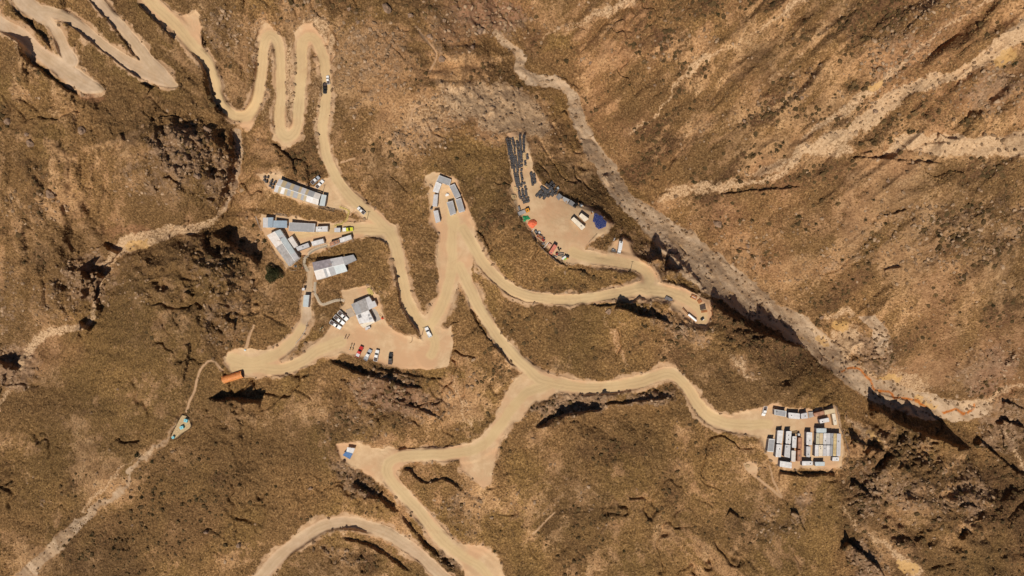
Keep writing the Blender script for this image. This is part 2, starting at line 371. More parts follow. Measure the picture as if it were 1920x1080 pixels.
# ---------------------------------------------------------------- cuts and cliffs: high ground lies on the right hand of the walking direction
SC = Z0()
def scarp(pts, h, decay=34.0, w=2.4, wob=0.7, rough=0.35, seed=0, push=False):
    pts = P2(pts)
    D = None
    xs = [p[0] for p in pts]; ys = [p[1] for p in pts]
    m = decay * 3.5 + 30
    s = window(min(xs) - m, min(ys) - m, max(xs) + m, max(ys) + m)
    X = PX[s] + WX[s] * wob; Y = PY[s] + WY[s] * wob
    best = np.full(X.shape, 1e9, np.float32); oc = np.zeros(X.shape, np.float32); sg = np.zeros(X.shape, np.float32); tt = np.zeros(X.shape, np.float32)
    seg = [math.hypot(b[0] - a[0], b[1] - a[1]) for a, b in zip(pts[:-1], pts[1:])]
    tot = sum(seg); acc = 0; ov = np.zeros(X.shape, np.float32)
    for k, (a, b) in enumerate(zip(pts[:-1], pts[1:])):
        dx, dy = b[0] - a[0], b[1] - a[1]
        L = seg[k] or 1e-6
        t = ((X - a[0]) * dx + (Y - a[1]) * dy) / (L * L)
        tc = np.clip(t, 0, 1)
        d = np.hypot(X - a[0] - tc * dx, Y - a[1] - tc * dy)
        cr = (dx * (Y - a[1]) - dy * (X - a[0])) / L
        up = d < best
        best = np.where(up, d, best)
        sg = np.where(up, np.where(cr > 0, 1.0, -1.0), sg)
        tt = np.where(up, (acc + tc * L) / tot, tt)
        oc = np.where(up, (-(X - 960) * dy + (Y - 540) * dx) / (L * F), oc)
        acc += L
    taper = smooth(0, 0.13, tt) * smooth(1, 0.87, tt)
    if w < 2.0:
        taper = smooth(0, 0.05, tt) * smooth(1, 0.95, tt)
    wide = smooth(0, 0.45, tt) * smooth(1, 0.55, tt)
    k_ = smooth(4, 30, best)
    taper = taper * (1 - k_) + wide * k_
    hh = taper * (h + min(h, 7.0) * (rough * vnoise(X, Y, 14, 900 + seed) + rough * .6 * vnoise(X, Y, 5, 940 + seed)))
    ww = w + np.abs(hh) / 0.278 * np.maximum(oc, 0) * 1.12
    high = sg * best
    prof = smooth(0, 1, high / np.maximum(ww, 1)) * np.exp(-np.maximum(high - ww, 0) / decay)
    SC[s] = np.where(high > 0, np.maximum(SC[s], hh * prof), SC[s])

S = scarp
S('0,44 22,58 42,76 50,98 66,120 90,138 110,154 132,170 150,178', 4.4, 40, seed=1)
S('22,6 36,26 50,40 64,54 80,66 92,78 100,92 106,104', 3.0, 14, seed=2)
S('96,34 122,42 150,58 178,80 206,98 228,114 240,128 268,146 280,150', 2.6, 26, seed=3)
S('160,-10 186,16 212,44 232,74 252,100 274,122', 2.2, 22, seed=4)
S('252,0 262,6 282,28 306,50 330,74', 3.4, 26, seed=5)
S('360,92 378,112 388,136 392,162 398,186 412,208 430,222', 4.0, 34, seed=6)
S('436,238 440,270 440,306 436,334 428,352 418,372 412,388', 5.5, 60, seed=7)
S('262,154 272,158 284,166', 4.0, 12, seed=8)
S('398,434 418,446 436,454 452,468 474,480 494,494', 8.0, 80, seed=9)
S('345,436 372,442 396,440', 2.5, 20, seed=10)
S('142,510 156,504 170,512 186,508 202,516', 11, 26, 3, rough=.6, seed=11)
S('196,450 212,462 226,470 230,474', 5, 30, seed=12)
S('154,596 160,600 176,612', 8, 30, seed=13)
S('-6,668 14,672 30,676 46,690', 9, 40, seed=14)
S('384,748 400,746 424,744 450,744 478,746 494,748', 9.5, 90, seed=15)
S('362,640 360,660 354,690 348,712 342,722', 3.5, 40, seed=16)
S('612,668 640,684 676,694 706,704 740,714 770,722 800,726', 4.6, 50, 2.5, seed=17)
S('1150,572 1176,580 1196,588 1216,592 1240,598 1262,608', 8, 44, seed=18)
S('1218,486 1232,484 1244,488', 9, 16, seed=19)
S('1246,504 1262,506 1278,504 1286,506', 7, 18, seed=20)
S('1222,452 1240,462 1258,476 1276,490 1296,510 1310,524 1322,540', 3.2, 16, seed=21)
S('1330,564 1350,578 1380,596 1414,614 1450,630 1484,642 1516,652', 12, 70, 4, seed=22)
S('1634,750 1656,768 1684,790 1720,806 1760,820 1800,834 1826,838', 20, 70, 6, rough=.5, seed=23)
S('1588,836 1598,822 1620,830 1650,840 1684,850', 7, 34, rough=.5, seed=24)
S('1582,1010 1600,1024 1622,1040 1644,1060 1660,1084', 9, 40, seed=25)
S('1000,800 1024,790 1044,778 1066,772 1096,768 1130,762', 7.5, 60, seed=26)
S('1126,760 1160,752 1200,748 1240,742 1270,740', 3, 40, seed=27)
S('754,876 770,880 780,892 790,900 802,904 816,900 830,895 846,900 856,908 866,916', 2.4, 20, 1.6, .3, seed=28)
S('664,898 688,914 710,928 734,944 752,964', 6.0, 40, seed=29)
S('752,960 776,992 800,1018 830,1044 860,1064', 3.2, 20, seed=30)
S('636,1002 668,1008 700,1022 736,1044 776,1076', 3.6, 30, seed=31)
S('878,556 886,590 906,624 934,654 960,680 976,690', 2.6, 24, seed=32)
S('902,488 924,520 950,542 984,560 1020,570', 1.8, 16, seed=33)
S('1100,570 1130,574 1180,566 1210,556', 2.0, 30, seed=34)
S('742,492 746,520 748,548 752,572 766,596 786,620 798,632', 2.6, 20, seed=35)
S('690,444 712,448 732,460', 1.8, 20, seed=36)
S('640,700 690,726 740,744 800,768 840,790', 2.4, 24, seed=37)
S('660,730 700,756 752,776 800,800', 1.8, 20, seed=38)
S('700,690 756,700 800,708 842,712', 1.2, 16, seed=39)
S('1460,884 1500,888 1540,886 1572,886', 3.6, 26, 1.6, .3, seed=40)
S('1490,880 1520,896 1550,898', 1.8, 20, seed=41)
S('1836,818 1860,846 1890,870 1926,894', 5, 40, seed=42)
S('1866,790 1880,786 1896,792 1922,800', 8, 30, seed=43)
S('1872,752 1896,758 1926,768', 5, 30, seed=44)
S('996,436 1010,458 1030,478 1052,492 1070,500', 1.8, 16, seed=45)
S('1060,502 1090,506 1110,516', 1.6, 16, seed=46)
S('1596,905 1612,912 1630,928 1642,930', 5, 20, seed=47)
S('1790,942 1810,940 1832,950', 5, 26, seed=48)
S('1804,996 1816,992 1826,1000', 4, 26, seed=49)
S('1600,958 1624,952 1650,958', 2.5, 20, seed=50)
S('1486,956 1500,968 1506,986 1516,1000', 4, 20, seed=51)
S('1370,956 1380,962 1390,972', 3, 16, seed=52)
S('1655,405 1676,400 1700,392', 2.5, 20, seed=53)
S('1656,506 1676,500 1690,498', 2.5, 16, seed=54)
S('1380,462 1400,470 1410,480 1420,500', 2, 16, seed=55)
S('300,332 320,334 344,346', 3.5, 20, seed=56)
S('228,246 240,262', 3.0, 10, seed=57)
S('352,226 362,236 360,252', 3.0, 12, seed=58)
S('372,262 392,276 400,290', 3.0, 14, seed=59)
S('400,520 420,532 440,534', 4.0, 20, seed=60)
S('344,546 356,548 366,556', 3.5, 18, seed=61)
S('424,590 436,600 446,602', 4.0, 18, seed=62)
S('190,556 198,584 182,604', 4.0, 20, seed=63)
S('1760,248 1776,256 1800,262', 2.5, 20, seed=64)
S('1820,206 1840,220 1850,228', 2.5, 16, seed=65)
S('1580,294 1604,296 1640,294 1700,300 1780,306', 2.2, 40, seed=66)
S('1340,362 1400,358 1470,352 1510,346', 2.6, 50, seed=67)
S('505,266 524,276 542,290 552,300 556,330', 3.0, 34, seed=68)
S('1040,142 1060,146 1080,160 1090,170', 2.4, 20, seed=69)
S('1640,730 1660,740 1700,752', 1.5, 10, seed=70)
S('1190,560 1206,552 1214,562', 3, 12, seed=71)
S('1140,352 1128,330', 3, 14, seed=72)
S('1060,206 1066,215', 3, 10, seed=73)
S('1620,640 1600,650 1592,672', 2.0, 16, seed=74)
S('1690,660 1660,668 1630,672', 2.0, 14, seed=75)

# yards and roads are benches: cut into the uphill side, filled on the downhill side
for k_, p in enumerate(pads):
    pp_ = P2(p); cx_ = sum(q[0] for q in pp_) / len(pp_); cy_ = sum(q[1] for q in pp_) / len(pp_)
    M_ = Z0(); poly(M_, pp_, soft=5, wob=.6)
    ins_ = M_ > .5
    zm_ = float(np.median(ZB[ins_])); kk = {3: .15, 4: .3, 2: .5, 1: .7, 9: .6, 12: .5}.get(k_, .55)
    ZB += M_ * ((zm_ + kk * (ZB - zm_)) - ZB)
ZT = Z0(); ZD = np.full((NY, NX), 99.0, np.float32); ZM = Z0()
for r in roads + roadsU:
    P_ = spline(P3(r), 4)
    zz = np.array([float(bil(ZB, GX, GY, np.array(a), np.array(b))) for a, b, c_ in P_])
    zz = np.convolve(np.pad(zz, 3, mode='edge'), np.ones(7) / 7, mode='valid')
    for (x0, y0, w0), (x1, y1, w1), za, zb_ in zip(P_[:-1], P_[1:], zz[:-1], zz[1:]):
        m = max(w0, w1) / 2 + 14
        s = window(min(x0, x1) - m, min(y0, y1) - m, max(x0, x1) + m, max(y0, y1) + m)
        Xs = PX[s] + WX[s] * .5; Ys = PY[s] + WY[s] * .5; dx, dy = x1 - x0, y1 - y0
        t = np.clip(((Xs - x0) * dx + (Ys - y0) * dy) / (dx * dx + dy * dy + 1e-6), 0, 1)
        d = np.hypot(Xs - x0 - t * dx, Ys - y0 - t * dy) - (w0 + (w1 - w0) * t) / 2
        up = d < ZD[s]
        ZT[s] = np.where(up, za + (zb_ - za) * t, ZT[s]); ZD[s] = np.where(up, d, ZD[s])
ZM = smooth(9, 2, ZD)
def boxblur(A, n):
    for ax in (0, 1):
        c_ = np.cumsum(np.pad(A, [(n + 1, n) if a_ == ax else (0, 0) for a_ in (0, 1)], mode='edge'), axis=ax, dtype=np.float64)
        A = (c_[2 * n + 1:] - c_[:-2 * n - 1] if ax == 0 else c_[:, 2 * n + 1:] - c_[:, :-2 * n - 1]) / (2 * n + 1)
    return A
V_ = (ZD < 12).astype(np.float32)
ZS = (boxblur(boxblur(ZT * V_, 4), 4) / np.maximum(boxblur(boxblur(V_, 4), 4), 1e-3)).astype(np.float32)
ZB = ZB + ZM * (ZS - ZB) * .9
NEAR = Z0()   # soft road mask: the benches are level
for r in roads + roadsU:
    stroke(NEAR, spline(P3(r), 3), soft=5, wob=0.3)
for p in pads:
    poly(NEAR, P2(p), soft=5, wob=0.3)
CAMP = Z0()
blob(CAMP, 1510, 820, 72, 62, 0, 1.0, 0); blob(CAMP, 1298, 584, 34, 28, 30, 1.0, 0); blob(CAMP, 580, 450, 110, 120, 0, .9, 0)
SC *= (1 - np.maximum(ROAD, NEAR * 0.35)) * (1 - CAMP)
ZB = ZB + SC
# slope-wide folds
FOLD = fbm(PX, PY, 190, 5, 4, 0.5) * 5.0 + fbm(PX + 0.6 * PY, (PY - 0.6 * PX) * 1.0, 60, 6, 3) * 1.8
RIVN = smooth(150, 45, np.abs(np.interp(PX, RX, RY) - PY)) * smooth(940, 1000, PX)
right = smooth(1150, 1500, PX) * smooth(900, 500, PY) * (1 - RIVN)
u = (PX * 0.82 - PY * 0.57); v = (PX * 0.57 + PY * 0.82)
FOLD = FOLD + right * (ridged(u * 0.35, v, 80, 8, 3) * 6.5) + fbm(PX, PY, 45, 9, 3) * 1.6
LUMP = Z0()
for a in [(330,300,120,90,30,1),(340,530,130,100,20,.8),(120,420,120,120,0,.5),(1740,960,190,110,20,.8),(1250,600,90,50,30,.5),(720,750,110,45,12,.6),(900,130,110,90,0,.5),(1850,700,90,70,0,.7),(150,250,120,90,0,.5)]:
    blob(LUMP, *a)
FOLD = FOLD + LUMP * (fbm(PX, PY, 52, 811, 3) * 9.0 + np.maximum(ridged(PX, PY, 60, 812, 4), -.2) * 7.0)
ZB = ZB + FOLD * (1 - NEAR * 0.8) * (1 - .7 * CAMP) * 0.8

gy_, gx_ = np.gradient(np.asarray(bil(ZC, cgx, cgy, PX, PY)), GY, GX)
GA = np.arctan2(gy_, gx_).astype(np.float32); GM = np.hypot(gx_, gy_)
STRK = Z0(); GUL = Z0()
for k in range(4):
    th = k * math.pi / 4
    al = PX * math.cos(th) + PY * math.sin(th); ac = -PX * math.sin(th) + PY * math.cos(th)
    wt = np.maximum(0, np.cos(2 * (GA - th))) 
    ac2 = ac + 6 * vnoise(PX, PY, 60, 501)
    STRK += wt * (vnoise(al / 5, ac2, 6, 510 + k) * .6 + vnoise(al / 6, ac2, 14, 520 + k))
    GUL += wt * (np.abs(vnoise(al / 3.2, ac2, 34, 530 + k)) * 1.6 + np.abs(vnoise(al / 3, ac2, 15, 540 + k)) * .7 - .5)
STEEP = (1 - .9 * RIVN) * (1 - .7 * smooth(460, 380, PX) * smooth(560, 640, PY)) * smooth(0.02, 0.10, GM) * (1 - NEAR * .9) * (1 - GRAV) * (1 - .7 * PALE) * (1 - .5 * LUMP) * (1 - .85 * smooth(.16, .3, GM)) * np.clip(.75 + .6 * fbm(PX, PY, 110, 821, 2), .25, 1.2)
ZB = ZB + GUL * STEEP * 2.5 * (1 - CAMP) * (1 - 0.55 * RS * smooth(280, 360, PY))
f = (H - ZB) / F
X = (PX - 960) * f
Y = -(PY - 540) * f
STRK = STRK * STEEP
al_ = PX * .72 + PY * .69; ac_ = PX * .69 - PY * .72 + 8 * vnoise(PX, PY, 40, 701)
BRAID = vnoise(al_ / 6, ac_, 5, 702) * .8 + vnoise(al_ / 7, ac_, 11, 703)
STRK = np.where(GRAV > .25, BRAID, STRK)
# small relief on top of the smooth one
lay = (1 - NEAR)
TUFT = vnoise(X, Y, 1.15, 41) * 0.75 + vnoise(X, Y, 2.4, 43) * 0.7
cover_n = fbm(X, Y, 22.0, 51, 5, 0.68)
VEG = np.clip(0.78 - 0.75 * BARE - 0.75 * PALE - 1.0 * GRAV - 0.35 * ROCK + 0.25 * HEATH, 0, 1) * (1 - ROAD) * (1 - PATH)
VEG = np.clip(VEG + (cover_n * 0.9 + STRK * 0.35) * (VEG > 0.02), 0, 1) * (1 - ROAD)
TUFTA = smooth(0.25, 0.7, VEG)
ROCKY = np.clip(ROCK + 0.25 * fbm(X, Y, 40, 61, 3) + 0.1, 0, 1)
DET = (fbm(X, Y, 12, 71, 4, 0.55) * 0.9
       + TUFT * 0.30 * (0.25 + TUFTA)
       + np.maximum(ridged(X, Y, 9, 81, 4) - 0.05, -0.2) * 2.6 * ROCKY ** 1.3
       + ridged(X, Y, 26, 83, 4) * 3.2 * ROCK ** 1.2
       + PALE * ridged(X, Y * 0.6 + X * 0.5, 6, 87, 3) * 0.7
       + (GRAV > 0.3) * fbm(X, Y, 1.6, 91, 2) * 0.28)
crk = vnoise(X + 5 * vnoise(X, Y, 14, 301), Y + 5 * vnoise(X, Y, 14, 302), 24, 303) + 0.25 * vnoise(X, Y, 5, 304)
crack = smooth(0.10, 0.0, np.abs(crk)) * smooth(0.25, 0.6, vnoise(X, Y, 30, 305) + ROCKY * 0.8)
DET -= crack * 2.2
crk2 = vnoise(X * 0.8 + Y * 0.6 + 3 * vnoise(X, Y, 8, 311), (Y * 0.8 - X * 0.6) * 0.5, 9, 313)
DET -= smooth(0.10, 0.0, np.abs(crk2)) * smooth(0.2, 0.7, vnoise(X, Y, 18, 315) + ROCKY * 0.7 - 0.1) * 1.3
DET = DET * (1 - np.maximum(ROAD * 0.985, NEAR * 0.5))
DET += ROAD * fbm(X, Y, 5, 97, 3) * 0.05
trk = np.exp(-((np.abs(TRK) - 3.1) / 1.1) ** 2) * (np.abs(TRK) < 12)
DET -= trk * ROAD * 0.06
LINES = sum(np.exp(-((TRK - q) / 1.0) ** 2) * a for q, a in ((-6.3, .5), (-4.2, .9), (-1.8, .6), (0.4, .4), (2.2, .9), (4.6, .7), (6.8, .5))) * (np.abs(TRK) < 12)
pd_ = PADD + 3 * fbm(PX, PY, 50, 67, 2)
LINES = LINES + (PADD > 3) * (np.abs(TRK) > 11) * smooth(.35, 1, np.sin(pd_ * 1.15)) * smooth(-.2, .5, vnoise(PX, PY, 24, 68)) * .55
CORE = smooth(12.5, 6.5, np.abs(TRK) + 2.5 * fbm(PX, PY, 20, 66, 3)) * smooth(0.4, 0.9, ROAD)
berm = smooth(0.15, 0.5, ROAD) * smooth(0.95, 0.6, ROAD)
DET += berm * (0.16 + 0.3 * vnoise(PX, PY, 9, 77))
Z = ZB + DET

def world_px(px, py, z):
    f = (H - z) / F
    return Vector(((px - 960) * f, -(py - 540) * f, z))
def ground_xy(x, y):
    zb = 0.0
    for _ in range(14):
        px = 960 + x * F / (H - zb); py = 540 - y * F / (H - zb)
        zb = 0.5 * zb + 0.5 * float(bil(ZB, GX, GY, np.array(px), np.array(py)))
    px = 960 + x * F / (H - zb); py = 540 - y * F / (H - zb)
    return float(bil(Z, GX, GY, np.array(px), np.array(py)))
def ground_px(px, py):
    """world point of the ground seen at photo pixel"""
    z = float(bil(ZB, GX, GY, np.array(float(px)), np.array(float(py))))
    p = world_px(px, py, z)
    p.z = float(bil(Z, GX, GY, np.array(float(px)), np.array(float(py))))
    return p

# ---------------------------------------------------------------- materials
def new_mat(name):
    m = bpy.data.materials.new(name); m.use_nodes = True
    n = m.node_tree.nodes; l = m.node_tree.links
    b = n['Principled BSDF']
    return m, n, l, b
class NB:
    def __init__(s, m): s.n = m.node_tree.nodes; s.l = m.node_tree.links
    def pos(s):
        return s.n.new('ShaderNodeNewGeometry').outputs['Position']
    def noise(s, co, scale, detail=4, rough=0.55, dist=0.0):
        q = s.n.new('ShaderNodeTexNoise'); q.inputs['Scale'].default_value = scale; q.inputs['Detail'].default_value = detail
        q.inputs['Roughness'].default_value = rough; q.inputs['Distortion'].default_value = dist
        if co is not None: s.l.new(co, q.inputs['Vector'])
        return q.outputs['Fac']
    def attr(s, name):
        q = s.n.new('ShaderNodeAttribute'); q.attribute_name = name
        return q.outputs['Fac']
    def sep(s, name):
        q = s.n.new('ShaderNodeAttribute'); q.attribute_name = name
        p = s.n.new('ShaderNodeSeparateColor'); s.l.new(q.outputs['Color'], p.inputs[0])
        return p.outputs
    def ramp(s, fac, stops):
        q = s.n.new('ShaderNodeValToRGB')
        e = q.color_ramp.elements
        while len(e) < len(stops): e.new(0.5)
        for el, (p, c) in zip(e, stops): el.position = p; el.color = (*c, 1)
        s.l.new(fac, q.inputs[0]); return q.outputs[0]
    def mix(s, fac, a, b, mode='MIX'):
        q = s.n.new('ShaderNodeMix'); q.data_type = 'RGBA'; q.blend_type = mode
        for k, v in ((0, fac), (6, a), (7, b)):
            if isinstance(v, (int, float)): q.inputs[k].default_value = v
            elif isinstance(v, tuple): q.inputs[k].default_value = (*v, 1)
            else: s.l.new(v, q.inputs[k])
        return q.outputs[2]
    def math(s, op, a, b=None, clamp=False):
        q = s.n.new('ShaderNodeMath'); q.operation = op; q.use_clamp = clamp
        for k, v in ((0, a), (1, b)):
            if v is None: continue
            if isinstance(v, (int, float)): q.inputs[k].default_value = v
            else: s.l.new(v, q.inputs[k])
        return q.outputs[0]
    def step(s, x, a, b):
        q = s.n.new('ShaderNodeMapRange'); q.interpolation_type = 'SMOOTHSTEP'
        s.l.new(x, q.inputs[0]); q.inputs[1].default_value = a; q.inputs[2].default_value = b
        return q.outputs[0]
    def bump(s, h, bsdf, strength=0.5, dist=0.3):
        q = s.n.new('ShaderNodeBump'); q.inputs['Strength'].default_value = strength; q.inputs['Distance'].default_value = dist
        s.l.new(h, q.inputs['Height']); s.l.new(q.outputs[0], bsdf.inputs['Normal'])

def terrain_material():
    m, n, l, b = new_mat('mountain_ground')
    N = NB(m); co = N.pos()
    a1 = N.sep('cover_a')     # R road, G gravel, B pale
    a2 = N.sep('cover_b')     # R rock, G heath, B bare
    a3 = N.sep('cover_c')     # R red, G yellow, B stream
    a4 = N.sep('cover_d')     # R veg, G grey road, B wheel tracks
    a5 = N.sep('cover_e')     # R olive, G path
    a6 = N.sep('cover_f')     # R streaks down the slope, G broad tone, B dusty shoulder
    nf = N.noise(co, 1.05, 7, 0.74); nm = N.noise(co, 0.16, 6, 0.66); nl = N.noise(co, 0.022, 5, 0.6); nv = N.noise(co, 0.5, 7, 0.78, 0.5)
    nx = N.noise(co, 1.9, 4, 0.75)
    veg = N.ramp(nf, [(0.34, (0.055, 0.030, 0.012)), (0.45, (0.140, 0.078, 0.031)), (0.55, (0.230, 0.134, 0.054)), (0.66, (0.44, 0.280, 0.130))])
    vego = N.ramp(nf, [(0.34, (0.052, 0.031, 0.010)), (0.45, (0.132, 0.080, 0.026)), (0.55, (0.22, 0.136, 0.045)), (0.66, (0.42, 0.275, 0.110))])
    veg = N.mix(N.math('MULTIPLY', a5[0], 1.0, True), veg, vego)
    heath = N.ramp(nf, [(0.32, (0.032, 0.016, 0.008)), (0.5, (0.085, 0.044, 0.022)), (0.68, (0.20, 0.115, 0.060))])
    veg = N.mix(N.math('MULTIPLY', a2[1], 0.9), veg, heath)
    soil = N.ramp(nm, [(0.32, (0.27, 0.158, 0.073)), (0.52, (0.42, 0.255, 0.124)), (0.72, (0.58, 0.385, 0.205))])
    soil = N.mix(N.step(nl, 0.4, 0.65), soil, N.mix(0.5, soil, (0.36, 0.195, 0.092)))
    soil = N.mix(N.math('MULTIPLY', N.step(nf, 0.55, 0.40), 0.75), soil, (0.13, 0.075, 0.036))
    soil = N.mix(N.math('MULTIPLY', N.step(nf, 0.56, 0.68), 0.5), soil, (0.62, 0.43, 0.26))
    cov = N.math('ADD', N.math('MULTIPLY', a4[0], 1.15), N.math('MULTIPLY', N.math('SUBTRACT', nv, 0.5), 2.2))
    cov = N.math('ADD', cov, N.math('MULTIPLY', N.math('SUBTRACT', nl, 0.5), 1.2))
    cov = N.math('ADD', cov, N.math('MULTIPLY', N.math('SUBTRACT', a6[0], 0.5), 0.6))
    col = N.mix(N.step(cov, 0.26, 0.80), soil, veg)
    col = N.mix(1.0, col, N.ramp(a6[1], [(0.15, (0.74, 0.70, 0.665)), (0.5, (1.035, 0.965, 0.91)), (0.85, (1.20, 1.11, 1.03))]), 'MULTIPLY')
    sand = N.mix(N.step(nm, 0.4, 0.66), (0.42, 0.255, 0.140), (0.55, 0.36, 0.21))
    sh = N.step(N.math('ADD', a6[2], N.math('MULTIPLY', N.math('SUBTRACT', nv, 0.5), 1.6)), 0.35, 0.75)
    col = N.mix(N.math('MULTIPLY', sh, 0.9), col, sand)
    rock = N.ramp(N.noise(co, 0.55, 7, 0.74, 0.4), [(0.32, (0.075, 0.045, 0.027)), (0.46, (0.20, 0.122, 0.072)), (0.58, (0.34, 0.212, 0.128)), (0.70, (0.52, 0.35, 0.22))])
    rf = N.step(N.math('ADD', N.math('MULTIPLY', a2[0], 0.75), N.math('MULTIPLY', N.math('SUBTRACT', nm, 0.5), 1.6)), 0.32, 0.72)
    col = N.mix(N.math('MULTIPLY', rf, 0.75), col, rock)
    col = N.mix(N.math('MULTIPLY', a3[0], 0.45), col, N.mix(nf, (0.16, 0.060, 0.028), (0.46, 0.22, 0.12)))
    grav = N.mix(N.step(nx, 0.3, 0.7), (0.31, 0.205, 0.122), (0.56, 0.395, 0.25))
    grav = N.mix(N.step(nm, 0.42, 0.64), grav, (0.42, 0.27, 0.155))
    grav = N.mix(N.math('MULTIPLY', N.step(a6[0], 0.45, 0.95), 0.65), grav, (0.56, 0.40, 0.26))
    grav = N.mix(N.math('MULTIPLY', N.step(a6[0], 0.42, 0.08), 0.5), grav, (0.22, 0.14, 0.085))
    gf = N.step(N.math('ADD', a1[1], N.math('MULTIPLY', N.math('SUBTRACT', nm, 0.5), 0.9)), 0.3, 0.7)
    col = N.mix(gf, col, grav)
    pale = N.mix(N.step(nf, 0.3, 0.65), (0.40, 0.24, 0.125), (0.64, 0.44, 0.26))
    pf = N.step(N.math('ADD', a1[2], N.math('MULTIPLY', N.math('SUBTRACT', nf, 0.5), 1.3)), 0.35, 0.8)
    col = N.mix(N.math('MULTIPLY', pf, 0.85), col, pale)
    yf = N.step(N.math('ADD', a3[1], N.math('MULTIPLY', N.math('SUBTRACT', nm, 0.5), 1.3)), 0.4, 0.9)
    col = N.mix(N.math('MULTIPLY', yf, 0.7), col, (0.56, 0.33, 0.12))
    col = N.mix(N.math('MULTIPLY', a5[1], 0.85), col, (0.46, 0.29, 0.165))
    rd = N.mix(N.step(nm, 0.36, 0.66), (0.51, 0.333, 0.185), (0.61, 0.42, 0.245))
    rd = N.mix(N.step(N.noise(co, 0.06, 4, 0.6), 0.42, 0.62), rd, (0.54, 0.325, 0.18))
    gy = N.mix(N.step(nm, 0.36, 0.66), (0.42, 0.300, 0.200), (0.53, 0.39, 0.27))
    rd = N.mix(N.math('MULTIPLY', a5[2], N.math('SUBTRACT', 0.75, N.math('MULTIPLY', a4[1], 0.6))), rd, N.mix(N.step(nl, 0.35, 0.65), (0.55, 0.388, 0.196), (0.61, 0.442, 0.232)))
    rd = N.mix(N.math('MULTIPLY', a4[1], 0.85), rd, gy)
    rd = N.mix(N.math('MULTIPLY', a4[2], 0.75), rd, (0.42, 0.285, 0.155))
    rd = N.mix(N.math('MULTIPLY', N.step(N.noise(co, 0.10, 7, 0.75, 1.2), 0.52, 0.70), 0.45), rd, (0.44, 0.27, 0.145))
    rd = N.mix(N.math('MULTIPLY', N.step(nx, 0.55, 0.8), 0.25), rd, (0.38, 0.23, 0.12))
    col = N.mix(N.step(N.math('ADD', a1[0], N.math('MULTIPLY', N.math('SUBTRACT', nv, 0.5), 1.3)), 0.30, 0.66), col, rd)
    col = N.mix(a3[2], col, N.mix(N.step(nf, 0.35, 0.65), (0.34, 0.085, 0.012), (0.55, 0.20, 0.045)))
    l.new(col, b.inputs['Base Color'])
    b.inputs['Roughness'].default_value = 0.95
    b.inputs['Specular IOR Level'].default_value = 0.15
    hgt = N.math('MULTIPLY', nf, N.math('SUBTRACT', 1.0, N.math('MULTIPLY', a1[0], 0.92)))
    N.bump(hgt, b, 0.8, 0.4)
    return m
MAT_GROUND = terrain_material()

# ---------------------------------------------------------------- the sheet as ground, road, path and river bed
def build_sheet():
    idx = np.arange(NX * NY).reshape(NY, NX)
    quads = np.stack([idx[1:, :-1], idx[1:, 1:], idx[:-1, 1:], idx[:-1, :-1]], -1).reshape(-1, 4)
    def fm(A): return (A[1:, :-1] + A[1:, 1:] + A[:-1, 1:] + A[:-1, :-1]).reshape(-1) / 4
    kind = np.zeros(len(quads), int)
    kind[fm(GRAV) > 0.6] = 2
    kind[fm(PATH) > 0.5] = 3
    kind[fm(ROAD) > 0.5] = 1
    kind[fm(STREAM) > 0.5] = 4
    co = np.stack([X, Y, Z], -1).reshape(-1, 3).astype(np.float32)
    A = [np.stack(t + (np.ones_like(ROAD),), -1).reshape(-1, 4).astype(np.float32) for t in
         ((ROAD, GRAV, PALE), (ROCK, HEATH, BARE), (RED, YELL, STREAM), (VEG, GREY, np.clip(LINES * (0.6 + 0.6 * vnoise(PX, PY, 40, 5)), 0, 1)), (OLIVE, PATH, CORE), (np.clip(.5 + .5 * STRK, 0, 1), np.clip(.46 + .8 * fbm(PX, PY, 120, 601, 4) - .02 * RS - .10 * smooth(480, 400, PX) + .16 * smooth(360, 200, PY) * smooth(560, 660, PX) - .08 * LR, 0, 1), np.clip(SHO, 0, 1)))]
    for k, name in enumerate(['ground', 'dirt_road', 'riverbed', 'footpath', 'orange_stream']):
        q = quads[kind == k]
        if not len(q): continue
        used, inv = np.unique(q.ravel(), return_inverse=True)
        me = bpy.data.meshes.new(name)
        me.vertices.add(len(used)); me.vertices.foreach_set('co', co[used].ravel())
        me.loops.add(len(q) * 4); me.loops.foreach_set('vertex_index', inv.astype(np.int32).ravel())
        me.polygons.add(len(q))
        me.polygons.foreach_set('loop_start', np.arange(0, len(q) * 4, 4, dtype=np.int32))
        me.polygons.foreach_set('loop_total', np.full(len(q), 4, dtype=np.int32))
        for nm, a in zip(('cover_a', 'cover_b', 'cover_c', 'cover_d', 'cover_e', 'cover_f'), A):
            at = me.attributes.new(nm, 'FLOAT_COLOR', 'POINT')
            at.data.foreach_set('color', a[used].ravel())
        me.update()
        me.polygons.foreach_set('use_smooth', np.ones(len(q), bool))
        me.materials.append(MAT_GROUND)
        o = bpy.data.objects.new(name, me); COL.objects.link(o)
        o['kind'] = 'structure'
build_sheet()
